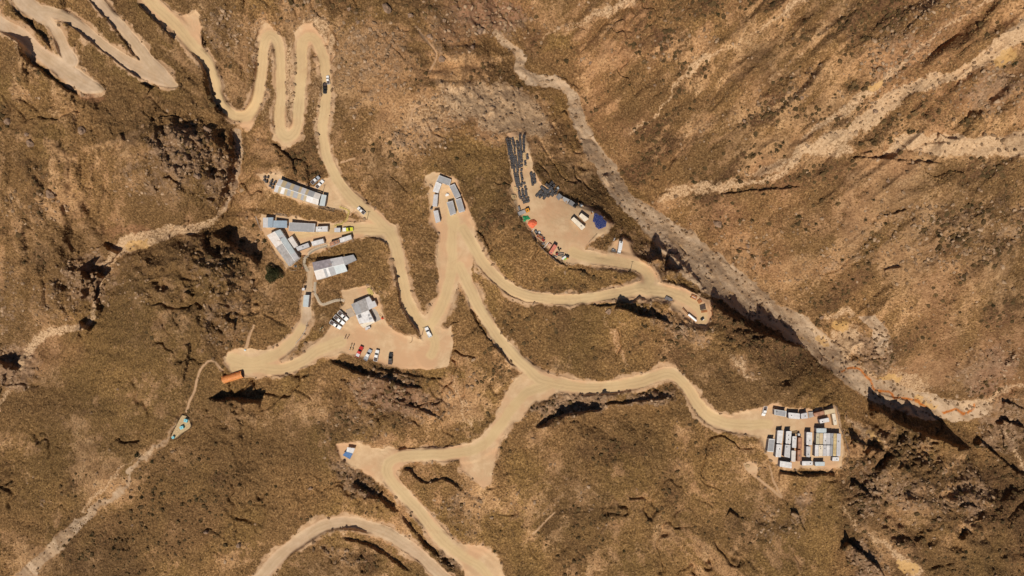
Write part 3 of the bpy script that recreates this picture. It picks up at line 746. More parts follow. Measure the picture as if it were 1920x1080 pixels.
# ---------------------------------------------------------------- tussocks, shrubs, boulders
def simple_mat(name, color, rough=0.8, var=0.25, scale=1.5, metal=0.0, spec=0.3, dirt=None):
    m, n, l, b = new_mat(name)
    N = NB(m)
    tc = n.new('ShaderNodeTexCoord').outputs['Object']
    f1 = N.noise(tc, scale, 4, 0.6)
    lo = tuple(max(0, c * (1 - var)) for c in color); hi = tuple(min(1, c * (1 + var * 0.6)) for c in color)
    c = N.mix(N.step(f1, 0.32, 0.68), lo, hi)
    if dirt:
        c = N.mix(N.math('MULTIPLY', N.step(N.noise(tc, scale * 0.6, 5, 0.7), 0.5, 0.75), dirt), c, (0.34, 0.21, 0.12))
    l.new(c, b.inputs['Base Color'])
    b.inputs['Roughness'].default_value = rough
    b.inputs['Metallic'].default_value = metal
    b.inputs['Specular IOR Level'].default_value = spec
    return m
def plant_mat(name, dark, light):
    m, n, l, b = new_mat(name)
    N = NB(m)
    q = n.new('ShaderNodeAttribute'); q.attribute_name = 'tint'
    f1 = N.noise(N.pos(), 2.2, 3, 0.7)
    c = N.mix(f1, N.mix(0.55, q.outputs['Color'], dark), N.mix(0.25, q.outputs['Color'], light))
    l.new(c, b.inputs['Base Color'])
    b.inputs['Roughness'].default_value = 0.9; b.inputs['Specular IOR Level'].default_value = 0.1
    return m
MAT_TUFT = plant_mat('dry_grass', (0.14, 0.080, 0.034), (0.30, 0.185, 0.085))
MAT_SCRUB = plant_mat('dark_scrub', (0.06, 0.039, 0.017), (0.16, 0.105, 0.048))
MAT_LEAF = plant_mat('shrub_leaves', (0.03, 0.028, 0.012), (0.10, 0.085, 0.035))
MAT_ROCK = simple_mat('boulder_rock', (0.30, 0.19, 0.12), 0.95, 0.45, 0.6)

def tri_mesh(name, co, tri, mat, tint=None, smooth_=False):
    me = bpy.data.meshes.new(name)
    me.vertices.add(len(co)); me.vertices.foreach_set('co', co.astype(np.float32).ravel())
    me.loops.add(len(tri) * 3); me.loops.foreach_set('vertex_index', tri.astype(np.int32).ravel())
    me.polygons.add(len(tri))
    me.polygons.foreach_set('loop_start', np.arange(0, len(tri) * 3, 3, dtype=np.int32))
    me.polygons.foreach_set('loop_total', np.full(len(tri), 3, dtype=np.int32))
    if tint is not None:
        at = me.attributes.new('tint', 'FLOAT_COLOR', 'POINT'); at.data.foreach_set('color', tint.astype(np.float32).ravel())
    me.update()
    me.polygons.foreach_set('use_smooth', np.full(len(tri), smooth_))
    me.materials.append(mat)
    return me

def tussocks(n, kind_mask, rmin, rmax, hfac, name, label, cols, seed, mat=None):
    r = np.random.RandomState(seed)
    px = r.uniform(-110, 2030, n * 3); py = r.uniform(-90, 1170, n * 3)
    keep = bil(kind_mask, GX, GY, px, py) > r.rand(n * 3) * 0.9 + 0.08
    px, py = px[keep][:n], py[keep][:n]
    n = len(px)
    z = bil(Z, GX, GY, px, py); x = bil(X, GX, GY, px, py); y = bil(Y, GX, GY, px, py)
    S_ = 7
    rad = rmin + (rmax - rmin) * r.rand(n) ** 2.2
    h = rad * hfac * r.uniform(0.6, 1.3, n)
    ang = np.arange(S_) * 2 * np.pi / S_
    a = ang[None] + r.rand(n, 1) * 6.28 + r.uniform(-.3, .3, (n, S_))
    r1 = rad[:, None] * r.uniform(0.65, 1.25, (n, S_)); r2 = rad[:, None] * r.uniform(0.25, 0.75, (n, S_))
    V = np.zeros((n, 2 * S_ + 1, 3))
    V[:, :S_, 0] = x[:, None] + r1 * np.cos(a); V[:, :S_, 1] = y[:, None] + r1 * np.sin(a); V[:, :S_, 2] = z[:, None] - rad[:, None] * 0.35
    V[:, S_:2*S_, 0] = x[:, None] + r2 * np.cos(a + .4); V[:, S_:2*S_, 1] = y[:, None] + r2 * np.sin(a + .4)
    V[:, S_:2*S_, 2] = z[:, None] + h[:, None] * r.uniform(0.5, 1.25, (n, S_))
    V[:, -1, 0] = x; V[:, -1, 1] = y; V[:, -1, 2] = z + h * r.uniform(.5, 1.1, n)
    T = []
    for k in range(S_):
        k2 = (k + 1) % S_
        T += [(k, k2, S_ + k), (k2, S_ + k2, S_ + k), (S_ + k, S_ + k2, 2 * S_)]
    T = np.array(T)
    tri = (T[None] + (np.arange(n) * (2 * S_ + 1))[:, None, None]).reshape(-1, 3)
    cols = np.array(cols)
    ci = r.randint(0, len(cols), n)
    t = cols[ci] * r.uniform(0.7, 1.3, (n, 1)) * np.array([[1.05, 1.0, 0.93]])
    tint = np.ones((n, 2 * S_ + 1, 4)); tint[:, :, :3] = t[:, None, :] * r.uniform(0.75, 1.25, (n, 2 * S_ + 1, 1))
    me = tri_mesh(name, V.reshape(-1, 3), tri, mat or MAT_TUFT, tint.reshape(-1, 4))
    o = bpy.data.objects.new(name, me); COL.objects.link(o)
    o['kind'] = 'stuff'; o['label'] = label; o['category'] = 'grass'
    return o
vm = np.clip(VEG * 1.1 - 0.1 + 0.12 * (1 - ROAD) * (1 - GRAV) * (1 - PATH), 0, 1) * (1 - np.maximum(ROAD, smooth(0.05, 0.4, ROAD)))
tussocks(125000, vm * (1 - HEATH * 0.5) * (1 - 0.5 * np.clip(BARE, 0, 1)) * (1 - 0.8 * SHO), 0.18, 0.62, 0.5, 'dry_grass', 'straw and olive grass tussocks covering the dry slopes', [(0.28, 0.168, 0.072), (0.23, 0.132, 0.056), (0.36, 0.225, 0.105), (0.17, 0.096, 0.040), (0.13, 0.074, 0.031), (0.15, 0.084, 0.034), (0.18, 0.108, 0.040), (0.10, 0.058, 0.025), (0.21, 0.118, 0.050)], 3)
hm = np.clip(HEATH * 1.0 + VEG * 0.10, 0, 1) * (1 - smooth(0.02, 0.3, ROAD)) * (1 - SHO) * (1 - GRAV)
tussocks(15000, hm, 0.45, 1.7, 0.45, 'low_scrub', 'low dark brown scrub spread over the steeper slopes', [(0.095, 0.058, 0.026), (0.070, 0.046, 0.020), (0.125, 0.078, 0.034)], 5, MAT_SCRUB)
# loose stones on rocky ground and in the river bed
def stones(n, mask, rmin, rmax, name, label, cols, seed):
    r = np.random.RandomState(seed)
    px = r.uniform(-110, 2030, n * 8); py = r.uniform(-90, 1170, n * 8)
    keep = bil(mask, GX, GY, px, py) > r.rand(n * 8) * 0.95 + 0.05
    px, py = px[keep][:n], py[keep][:n]; n = len(px)
    z = bil(Z, GX, GY, px, py); x = bil(X, GX, GY, px, py); y = bil(Y, GX, GY, px, py)
    bm = bmesh.new(); bmesh.ops.create_icosphere(bm, subdivisions=1, radius=1); bm.verts.ensure_lookup_table()
    base = np.array([v.co[:] for v in bm.verts]); T = np.array([[v.index for v in f.verts] for f in bm.faces]); bm.free()
    rad = rmin + (rmax - rmin) * r.rand(n) ** 4
    V = base[None] * r.uniform(0.7, 1.25, (n, len(base), 1)) * (rad[:, None, None]) * np.stack([r.uniform(.8, 1.5, n), r.uniform(.7, 1.1, n), r.uniform(.45, .9, n)], -1)[:, None]
    a = r.rand(n) * 6.28; c_, s_ = np.cos(a)[:, None], np.sin(a)[:, None]
    V = np.stack([V[..., 0] * c_ - V[..., 1] * s_ + x[:, None], V[..., 0] * s_ + V[..., 1] * c_ + y[:, None], V[..., 2] + z[:, None] + rad[:, None] * .15], -1)
    tri = (T[None] + (np.arange(n) * len(base))[:, None, None]).reshape(-1, 3)
    cols = np.array(cols); t = cols[r.randint(0, len(cols), n)] * r.uniform(.7, 1.25, (n, 1))
    tint = np.ones((n, len(base), 4)); tint[:, :, :3] = t[:, None]
    me = tri_mesh(name, V.reshape(-1, 3), tri, MAT_TUFT, tint.reshape(-1, 4))
    o = bpy.data.objects.new(name, me); COL.objects.link(o)
    o['kind'] = 'stuff'; o['label'] = label; o['category'] = 'stones'
sm = np.clip(ROCK * 0.7 + PALE * 0.15 + GRAV * 0.35 + BARE * 0.25 + smooth(0.02, .3, ROAD) * smooth(.8, .4, ROAD) * .5, 0, 1) * (1 - smooth(.4, .8, ROAD))
stones(26000, sm, 0.15, 1.1, 'loose_stones', 'pale loose stones strewn over rocky ground and stream beds', [(0.40, 0.265, 0.165), (0.28, 0.175, 0.105), (0.50, 0.34, 0.215), (0.20, 0.125, 0.075)], 9)

def empty(name, loc, label=None, cat=None, group=None, rz=0):
    o = bpy.data.objects.new(name, None); COL.objects.link(o)
    o.location = loc; o.rotation_euler = (0, 0, rz); o.empty_display_size = 0.5
    if label: o['label'] = label
    if cat: o['category'] = cat
    if group: o['group'] = group
    return o
def tag(o, label, cat, group=None):
    o['label'] = label; o['category'] = cat
    if group: o['group'] = group
    return o
def link_mesh(name, me, parent=None, loc=None):
    o = bpy.data.objects.new(name, me); COL.objects.link(o)
    if parent is not None: o.parent = parent
    if loc is not None: o.location = loc
    return o

def leaf_crown(name, rad, hgt, n, seed, cols, leaf=0.3, z0=0.15):
    """leaf clumps spread through a flattened dome, with gaps"""
    r = np.random.RandomState(seed)
    a = r.rand(n) * 6.28; q = r.rand(n) ** 0.5; el = r.rand(n)
    lob = 1 + 0.22 * np.sin(a * 3 + seed) + 0.14 * np.sin(a * 5 + 2 * seed)
    cx = np.cos(a) * q * rad * lob; cy = np.sin(a) * q * rad * lob
    cz = z0 + hgt * (1 - q ** 2) * (0.35 + 0.65 * el) + 0.12 * hgt * el
    nd = r.normal(size=(n, 3)); nd /= np.linalg.norm(nd, axis=1)[:, None]
    up = r.normal(size=(n, 3)); u_ = np.cross(nd, up); u_ /= np.linalg.norm(u_, axis=1)[:, None]; v_ = np.cross(nd, u_)
    sz = leaf * r.uniform(.6, 1.5, (n, 1)); C = np.stack([cx, cy, cz], -1)
    V = np.stack([C - u_ * sz, C - v_ * sz * .6, C + u_ * sz, C + v_ * sz * .6], 1)
    T = np.array([[0, 1, 2], [0, 2, 3]]); tri = (T[None] + (np.arange(n) * 4)[:, None, None]).reshape(-1, 3)
    cols = np.array(cols); t = cols[r.randint(0, len(cols), n)] * r.uniform(.65, 1.35, (n, 1))
    tint = np.ones((n, 4, 4)); tint[:, :, :3] = t[:, None]
    return tri_mesh(name, V.reshape(-1, 3), tri, MAT_LEAF, tint.reshape(-1, 4))
def limb_mesh(name, limbs, mat, seg=6):
    """limbs: list of [(point, radius), ...] tapered tubes"""
    bm = bmesh.new()
    for L in limbs:
        prev = None
        for k, (p, r_) in enumerate(L):
            p = Vector(p)
            d = (Vector(L[min(k + 1, len(L) - 1)][0]) - Vector(L[max(k - 1, 0)][0])).normalized()
            q = d.to_track_quat('Z', 'Y')
            ring = [bm.verts.new(p + q @ Vector((math.cos(6.2832 * i / seg) * r_, math.sin(6.2832 * i / seg) * r_, 0))) for i in range(seg)]
            if prev:
                for i in range(seg): bm.faces.new((prev[i], prev[(i + 1) % seg], ring[(i + 1) % seg], ring[i]))
            else: bm.faces.new(ring[::-1])
            prev = ring
        bm.faces.new(prev)
    me = bpy.data.meshes.new(name); bm.to_mesh(me); bm.free(); me.materials.append(mat)
    return me
MAT_BARK = simple_mat('bark', (0.10, 0.07, 0.045), 0.9)
DARKL = [(0.045, 0.038, 0.016), (0.065, 0.052, 0.022), (0.032, 0.028, 0.012)]
shrub_v = []
for k in range(4):
    crown = leaf_crown('crown', 1.0, 0.75, 170, 40 + k, DARKL, 0.17, 0.08)
    r_ = random.Random(k)
    limbs = [[((0, 0, -0.2), .07), ((math.cos(a) * .3, math.sin(a) * .3, .2), .045), ((math.cos(a) * .6, math.sin(a) * .6, .45), .015)] for a in [r_.uniform(0, 6.28) for _ in range(5)]]
    shrub_v.append((crown, limb_mesh('stem', limbs, MAT_BARK, 5)))
shrubs = '''857,297,7 650,118,4 900,157,4 527,35,5 570,10,5 497,452,7 476,423,5 1410,413,6 1497,405,8 1578,487,6 1589,483,4 1538,477,4 1598,523,7 1558,525,4 1862,573,6 1623,473,5 1638,375,5 1760,443,6 1510,430,6
1622,412,5 1657,420,6 1530,420,6 1347,27,7 1397,17,5 1293,28,4 1293,203,6 1483,148,4 1500,125,4 1390,202,3 1456,283,7 1462,275,7 1468,268,5 1368,265,4 1900,120,9 1877,127,7 1712,246,6 1703,245,5 1637,283,5 1300,340,6 1403,313,5 1687,118,5
1170,1033,5 928,1033,5 770,967,4 1130,1013,4 1075,948,4 1780,872,5 1747,852,6 1738,860,6 1716,843,6 1810,1035,6 1827,1035,4 1853,1045,6 258,853,9 287,865,6 288,923,5 303,925,5 500,927,6 517,912,5 267,932,5 245,933,6 287,965,5 262,950,6 492,942,4 213,1028,6 173,1003,7 130,1013,4
143,930,4 280,895,5 225,980,5 150,1048,5 1560,372,4 1240,585,4 1180,660,4 1230,640,3 1820,385,5 1800,585,5 1430,640,6 1470,650,7 1500,665,6 1700,880,6 1660,975,6 1620,870,5 1330,705,3 1740,905,4 1090,270,4 1078,255,5 1050,262,4 1052,280,4 1025,310,3 945,345,5 1004,268,3 1075,316,3 370,935,5 1040,760,3 780,150,4 1180,160,4 700,270,4 640,240,4'''
def zone(px, py):
    if px > 1560 and py > 780: return 'dark hill east of container camp'
    if py > 820: return 'grassy slope at the photo bottom'
    if px > 1150 and py < 640: return 'dry mountainside beyond the river bed'
    if px > 900 and py < 350: return 'slope above the storage yard'
    if px < 460: return 'hill west of the ravine'
    return 'slope between the dirt roads'
for k, s_ in enumerate(shrubs.split()):
    px, py, d = (float(v) for v in s_.split(','))
    p = ground_px(px, py)
    size = 'big' if d >= 7 else ('middling' if d >= 5 else 'small')
    e = empty('shrub', p, '%s dark shrub, %s, %d%% across, %d%% down' % (size, zone(px, py), round(px / 19.2), round(py / 10.8)), 'shrub', 'dark shrubs dotted over the slopes', rnd.uniform(0, 6.28))
    s = d * 0.278 * 0.5 * (H - p.z) / H * 1.25
    e.scale = (s, s * rnd.uniform(.75, 1.05), s)
    c_, t_ = shrub_v[k % 4]
    link_mesh('foliage', c_, e); link_mesh('stem', t_, e)

# the one real tree, beside the west camp
p = ground_px(514, 514)
t = empty('tree', p, 'dense dark green tree beside the shaded ravine edge, below the long workshop roof', 'tree')
limbs = [[((0, 0, -.6), .35), ((.1, 0, 1.2), .26), ((.2, .1, 2.4), .16)]]
for k in range(9):
    a = k * .7
    limbs.append([((.1, 0, 1.0 + .12 * k), .15), ((math.cos(a) * 1.4, math.sin(a) * 1.4, 2.0 + .1 * k), .09), ((math.cos(a) * 2.8, math.sin(a) * 2.8, 2.7 + .08 * k), .03)])
link_mesh('trunk', limb_mesh('trunk', limbs, MAT_BARK, 7), t)
link_mesh('crown', leaf_crown('crown', 4.3, 3.4, 2600, 77, [(0.060, 0.062, 0.022), (0.085, 0.082, 0.030), (0.040, 0.044, 0.018)], .26, 1.1), t)

def boulder_mesh(seed):
    bm = bmesh.new(); bmesh.ops.create_icosphere(bm, subdivisions=3, radius=1)
    r_ = random.Random(seed); off = Vector((r_.uniform(0, 50), r_.uniform(0, 50), 0))
    from mathutils import noise as mn
    for v in bm.verts:
        d = mn.noise(v.co * 1.1 + off) * .5 + mn.noise(v.co * 2.7 + off) * .2
        v.co *= 1 + d
        v.co.z *= .7
        for n_ in ((1, .3, .4), (-.6, .8, .3), (0, -1, .2)):
            nn = Vector(n_).normalized(); q = v.co.dot(nn)
            if q > .78: v.co -= nn * (q - .78)
    me = bpy.data.meshes.new('boulder'); bm.to_mesh(me); bm.free(); me.materials.append(MAT_ROCK)
    return me
bmesh_v = [boulder_mesh(k) for k in range(4)]
boulders = '''58,269,14 15,228,12 154,245,15 50,252,8 98,364,17 725,17,18 828,112,13 806,70,10 672,43,7 1107,118,7 1502,184,8 1395,228,7 1141,583,12 1540,595,8 386,998,9 447,1023,9 1345,420,16 1665,340,8 832,40,7 886,90,8 655,17,8 390,245,16 370,330,14 220,730,5 588,190,4 1228,160,6 248,985,5 583,915,8 1270,840,4 1400,462,9 1640,210,9 900,60,12 770,30,10'''
for k, s_ in enumerate(boulders.split()):
    px, py, d = (float(v) for v in s_.split(','))
    p = ground_px(px, py); s = d * .139 * (H - p.z) / H
    o = link_mesh('boulder', bmesh_v[k % 4]); o.location = p + Vector((0, 0, s * .25)); o.scale = (s * 1.1, s * rnd.uniform(.75, 1), s * .95)
    o.rotation_euler = (0, 0, rnd.uniform(0, 6.28))
    size = 'huge' if d > 13 else ('large' if d > 8 else 'small')
    tag(o, '%s brown boulder, %s, %d%% across, %d%% down' % (size, zone(px, py), round(px / 19.2), round(py / 10.8)), 'boulder', 'boulders on the slopes')
# ---------------------------------------------------------------- building kit
def bm_obj(name, bm, mats, parent=None, smooth_=False):
    me = bpy.data.meshes.new(name)
    bmesh.ops.recalc_face_normals(bm, faces=bm.faces[:])
    bm.to_mesh(me); bm.free()
    for m in (mats if isinstance(mats, (list, tuple)) else [mats]): me.materials.append(m)
    if smooth_: me.polygons.foreach_set('use_smooth', [True] * len(me.polygons))
    o = bpy.data.objects.new(name, me); COL.objects.link(o)
    if parent is not None: o.parent = parent
    return o
def add_box(bm, x0, x1, y0, y1, z0, z1, mi=0, M=None, bev=0):
    v = [bm.verts.new((x, y, z)) for z in (z0, z1) for x, y in ((x0, y0), (x1, y0), (x1, y1), (x0, y1))]
    fs = [bm.faces.new([v[i] for i in q]) for q in ((3, 2, 1, 0), (4, 5, 6, 7), (0, 1, 5, 4), (1, 2, 6, 5), (2, 3, 7, 6), (3, 0, 4, 7))]
    for f_ in fs: f_.material_index = mi
    if bev:
        r = bmesh.ops.bevel(bm, geom=list({e for f_ in fs for e in f_.edges}), offset=bev, segments=1, affect='EDGES', profile=0.5)
        for f_ in r['faces']: f_.material_index = mi
        v = list({q for f_ in bm.faces if f_.is_valid for q in f_.verts if q in r['verts'] or q in v}) if M is not None else v
    if M is not None:
        for q in v:
            if q.is_valid: q.co = M @ q.co
def prism(bm, pts, z0, z1, mi=0):
    """z0 / z1 may be numbers or functions of (x, y)"""
    g0 = z0 if callable(z0) else (lambda x, y: z0); g1 = z1 if callable(z1) else (lambda x, y: z1)
    a = [bm.verts.new((p[0], p[1], g0(p[0], p[1]))) for p in pts]; b = [bm.verts.new((p[0], p[1], g1(p[0], p[1]))) for p in pts]
    n = len(pts)
    fs = [bm.faces.new(b), bm.faces.new(a[::-1])] + [bm.faces.new((a[i], a[(i + 1) % n], b[(i + 1) % n], b[i])) for i in range(n)]
    for f_ in fs: f_.material_index = mi

def roof_mat(name, color, rib=1.1, rough=0.45, var=0.12, dirt=0.0, ang=0.0):
    """painted or zinc sheet: fine ribs across, faint blotches, some dust"""
    m, n, l, b = new_mat(name)
    N = NB(m)
    tc = n.new('ShaderNodeTexCoord').outputs['Object']
    wv = n.new('ShaderNodeTexWave'); wv.inputs['Scale'].default_value = rib; wv.bands_direction = 'X'; wv.inputs['Distortion'].default_value = 0
    l.new(tc, wv.inputs['Vector'])
    c = N.mix(N.step(N.noise(tc, 0.55, 5, 0.65), 0.35, 0.7), tuple(x * (1 - var) for x in color), tuple(min(1, x * (1 + var * .5)) for x in color))
    c = N.mix(N.math('MULTIPLY', N.step(wv.outputs['Fac'], 0.30, 0.05), 0.28), c, tuple(x * 0.55 for x in color))
    if dirt: c = N.mix(N.math('MULTIPLY', N.step(N.noise(tc, 0.9, 6, 0.75), 0.48, 0.72), dirt), c, (0.36, 0.20, 0.11))
    l.new(c, b.inputs['Base Color']); b.inputs['Roughness'].default_value = rough
    b.inputs['Specular IOR Level'].default_value = 0.3
    return m
W_ = roof_mat('white_sheet', (0.78, 0.745, 0.72), var=.2, dirt=.25); WD = roof_mat('dusty_white_sheet', (0.74, 0.67, 0.61), dirt=0.3)
LG = roof_mat('light_grey_sheet', (0.60, 0.57, 0.56)); MG = roof_mat('mid_grey_sheet', (0.37, 0.36, 0.36), rib=1.5); DG = roof_mat('dark_grey_sheet', (0.20, 0.19, 0.19))
BG = roof_mat('bluish_grey_sheet', (0.33, 0.40, 0.47)); PB = roof_mat('pale_blue_sheet', (0.56, 0.60, 0.60)); TAN = roof_mat('tan_sheet', (0.66, 0.50, 0.30), dirt=.2)
CREAM = roof_mat('cream_sheet', (0.82, 0.70, 0.54)); BEIGE = roof_mat('beige_sheet', (0.62, 0.52, 0.42)); PURP = roof_mat('mauve_grey_sheet', (0.36, 0.31, 0.32), rib=.6, var=.3); GR2 = roof_mat('worn_grey_sheet', (0.40, 0.37, 0.35), rib=.7, var=.3, dirt=.3)
RUST = roof_mat('rusty_sheet', (0.50, 0.25, 0.15), rough=.8, var=.4, dirt=.6); STRAW = roof_mat('straw_translucent_sheet', (0.52, 0.40, 0.24)); CORAL = roof_mat('coral_sheet', (0.68, 0.22, 0.15), rib=.4, var=.2)
TANG = roof_mat('greenish_tan_sheet', (0.60, 0.54, 0.38), dirt=.3); YTAN = roof_mat('yellow_tan_sheet', (0.70, 0.52, 0.25), dirt=.5, var=.3)
WALLW = simple_mat('white_wall', (0.62, 0.58, 0.54), .7, .1); WALLG = simple_mat('grey_wall', (0.22, 0.21, 0.23), .7, .15); WALLSHADE = simple_mat('navy_shade_wall', (0.035, 0.05, 0.11), .5, .2); WALLB = simple_mat('beige_wall', (0.50, 0.38, 0.25), .8, .15)  # the navy colour carries the shade of the west-facing module walls
FRAME = simple_mat('white_trim', (0.78, 0.76, 0.72), .5, .05); DOORM = simple_mat('door_paint', (0.25, 0.22, 0.20), .6, .1); GLASS = simple_mat('dark_glass', (0.02, 0.025, 0.03), .12, .1, spec=.6)
CONC = simple_mat('concrete', (0.42, 0.33, 0.25), .9, .12, .4); STEEL = simple_mat('dull_steel', (0.24, 0.23, 0.22), .5, .2, metal=.4); TYRE = simple_mat('tyre_rubber', (0.02, 0.02, 0.02), .85, .2)
TANW = simple_mat('tan_wall', (0.42, 0.30, 0.18), .7, .15); RUSTW = simple_mat('rusty_wall', (0.33, 0.13, 0.06), .85, .3)

def unproj_quad(quad, h):
    cx = sum(q[0] for q in quad) / len(quad); cy = sum(q[1] for q in quad) / len(quad)
    zg = ground_px(cx, cy).z
    for _ in range(3):
        zt = zg + h
        pts = [world_px(q[0], q[1], zt) for q in quad]
        c_ = sum(pts, Vector()) / len(pts)
        gs = [ground_xy(p.x, p.y) for p in pts] + [ground_xy(c_.x, c_.y)]
        zg = sum(gs) / len(gs)
    m_ = sorted(gs)[2]; gs = [min(max(g_, m_ - 1.2), m_ + 1.0) for g_ in gs]; zt = max(zt, max(gs) + h * .6)
    pts = [world_px(q[0], q[1], zt) for q in quad]
    return pts, zt, min(gs), sum(gs) / len(gs)
def frame_of(pts, zb):
    """local frame: x along pts[0]->pts[1], origin at the centre of the base"""
    c_ = sum(pts, Vector()) / len(pts); c_.z = zb
    d = pts[1] - pts[0]
    a = math.atan2(d.y, d.x)
    M = Matrix.Translation(c_) @ Matrix.Rotation(a, 4, 'Z')
    Mi = M.inverted()
    return c_, a, [Mi @ Vector((p.x, p.y, zb)) for p in pts]
def shrink(loc, k):
    n = len(loc); c_ = sum(loc, Vector()) / n; out = []
    for p in loc:
        d = p - c_; L = math.hypot(d.x, d.y); out.append(c_ + d * max(0, (L - k * 1.3) / L))
    return out
def openings(t, base, z0, h, wm, door_side=0, n_win=2, glass=True, door_u=None):
    """a door and windows set into the sides of a wall ring"""
    n = len(base); cx = sum(p.x for p in base) / n; cy = sum(p.y for p in base) / n
    for side in range(n):
        a, b = base[side], base[(side + 1) % n]
        L = (b - a).length
        if L < 2.4: continue
        d = (b - a) / L; nrm = Vector((d.y, -d.x, 0))
        if nrm.x * (a.x - cx) + nrm.y * (a.y - cy) < 0: nrm = -nrm
        def panel(u0, u1, za, zb_, t0, t1):
            bm = bmesh.new()
            P_ = [a + d * u0 + nrm * t0, a + d * u1 + nrm * t0, a + d * u1 + nrm * t1, a + d * u0 + nrm * t1]
            prism(bm, [(p.x, p.y) for p in P_], za, zb_); return bm
        k = 0
        if side == door_side:
            u = (door_u if door_u is not None else .3) * L
            dr = bm_obj('door', panel(u - .45, u + .45, z0 + .02, z0 + 2.0, -.03, .05), DOORM, t)
            bm_obj('handle', panel(u + .28, u + .36, z0 + .98, z0 + 1.06, .05, .1), STEEL, dr)
            k = 1
        if L > 5 or side != door_side:
            m_ = min(n_win, max(1, int(L / 3.2)))
            if L < 3.2: m_ = 1
            for i in range(m_):
                u = L * ((i + .5 + (k * .35 if m_ > 1 else 0)) / (m_ + (k * .5)))
                if side == door_side and abs(u - (door_u or .3) * L) < 1.2: u += 1.6
                if u + .6 > L: continue
                fr = bm_obj('window', panel(u - .5, u + .5, z0 + 1.0, z0 + min(1.9, h - .35), -.03, .04), FRAME, t)
                bm_obj('pane', panel(u - .42, u + .42, z0 + 1.08, z0 + min(1.82, h - .43), .04, .06), GLASS, fr)

def building(name, label, cat, quad, h=2.7, wall=WALLW, roof=W_, ridge=None, rise=.55, stripes=None, border=None, group=None, over=.18, door_side=2, n_win=3, shed=None):
    pts, zt, zmin, zg = unproj_quad(quad, h)
    c_, a, loc = frame_of(pts, zg)
    t = empty(name, c_, label, cat, group, a)
    ht = zt - zg; base = shrink(loc, over)
    if len(quad) == 4 and ridge is not None:
        def zr(u): return ht + rise * (1 - abs(u - ridge) / (ridge if u < ridge else 1 - ridge)) - rise * .35
    else:
        zr = lambda u: ht
    # walls
    bm = bmesh.new()
    if len(quad) == 4 and ridge is not None:
        A, B, C, D = base
        rl = A.lerp(D, ridge); rr = B.lerp(C, ridge)
        vs = []
        ring = [A, B, rr, C, D, rl]; hs = [zr(0), zr(0), zr(ridge), zr(1), zr(1), zr(ridge)]
        lo = [bm.verts.new((p.x, p.y, zmin - zg - .8)) for p in ring]; hi = [bm.verts.new((p.x, p.y, q - .06)) for p, q in zip(ring, hs)]
        for i in range(6): bm.faces.new((lo[i], lo[(i + 1) % 6], hi[(i + 1) % 6], hi[i]))
    else:
        prism(bm, [(p.x, p.y) for p in base], zmin - zg - .8, ht - .06)
    bm_obj('wall', bm, wall, t)
    openings(t, base, max(0, 0), ht - .2, wall, door_side, n_win)
    # roof
    mats = [roof]; bm = bmesh.new()
    def strip(p00, p10, p11, p01, z0_, z1_, mi):
        v = []
        for p, z in ((p00, z0_), (p10, z0_), (p11, z1_), (p01, z1_)):
            v.append((p.x, p.y, z))
        a_ = [bm.verts.new((q[0], q[1], q[2] + .02)) for q in v]; b_ = [bm.verts.new((q[0], q[1], q[2] - .06)) for q in v]
        fs = [bm.faces.new(a_), bm.faces.new(b_[::-1])] + [bm.faces.new((b_[i], b_[(i + 1) % 4], a_[(i + 1) % 4], a_[i])) for i in range(4)]
        for f_ in fs: f_.material_index = mi
    if len(quad) == 4:
        A, B, C, D = loc
        rg = ridge if ridge is not None else None
        sides = [(0, rg), (rg, 1)] if rg is not None else [(0, 1)]
        for si, (u0, u1) in enumerate(sides):
            st = stripes[si] if stripes and isinstance(stripes[0], list) else (stripes or [(1.0, roof)])
            s0 = 0
            for s1, m in st:
                if m not in mats: mats.append(m)
                q = [A.lerp(D, u0).lerp(B.lerp(C, u0), s0), A.lerp(D, u0).lerp(B.lerp(C, u0), s1), A.lerp(D, u1).lerp(B.lerp(C, u1), s1), A.lerp(D, u1).lerp(B.lerp(C, u1), s0)]
                strip(*q, zr(u0), zr(u1), mats.index(m)); s0 = s1
        bm_obj('roof', bm, mats, t)
        if rg is not None:
            bm = bmesh.new()
            P0, P1 = A.lerp(D, rg), B.lerp(C, rg); d = (D - A).normalized() * .14
            prism(bm, [((P0 - d).x, (P0 - d).y), ((P1 - d).x, (P1 - d).y), ((P1 + d).x, (P1 + d).y), ((P0 + d).x, (P0 + d).y)], zr(rg) - .02, zr(rg) + .07)
            bm_obj('ridge_cap', bm, FRAME, t)
    else:
        prism(bm, [(p.x, p.y) for p in loc], ht - .06, ht + .04)
        bm_obj('roof', bm, mats, t)
    if border:
        inner = shrink(loc, .28); bm = bmesh.new(); n = len(loc)
        for i in range(n):
            j = (i + 1) % n
            prism(bm, [(loc[i].x, loc[i].y), (loc[j].x, loc[j].y), (inner[j].x, inner[j].y), (inner[i].x, inner[i].y)], ht + .022, ht + .16)
        bm_obj('roof_edge', bm, border, t)
    return t

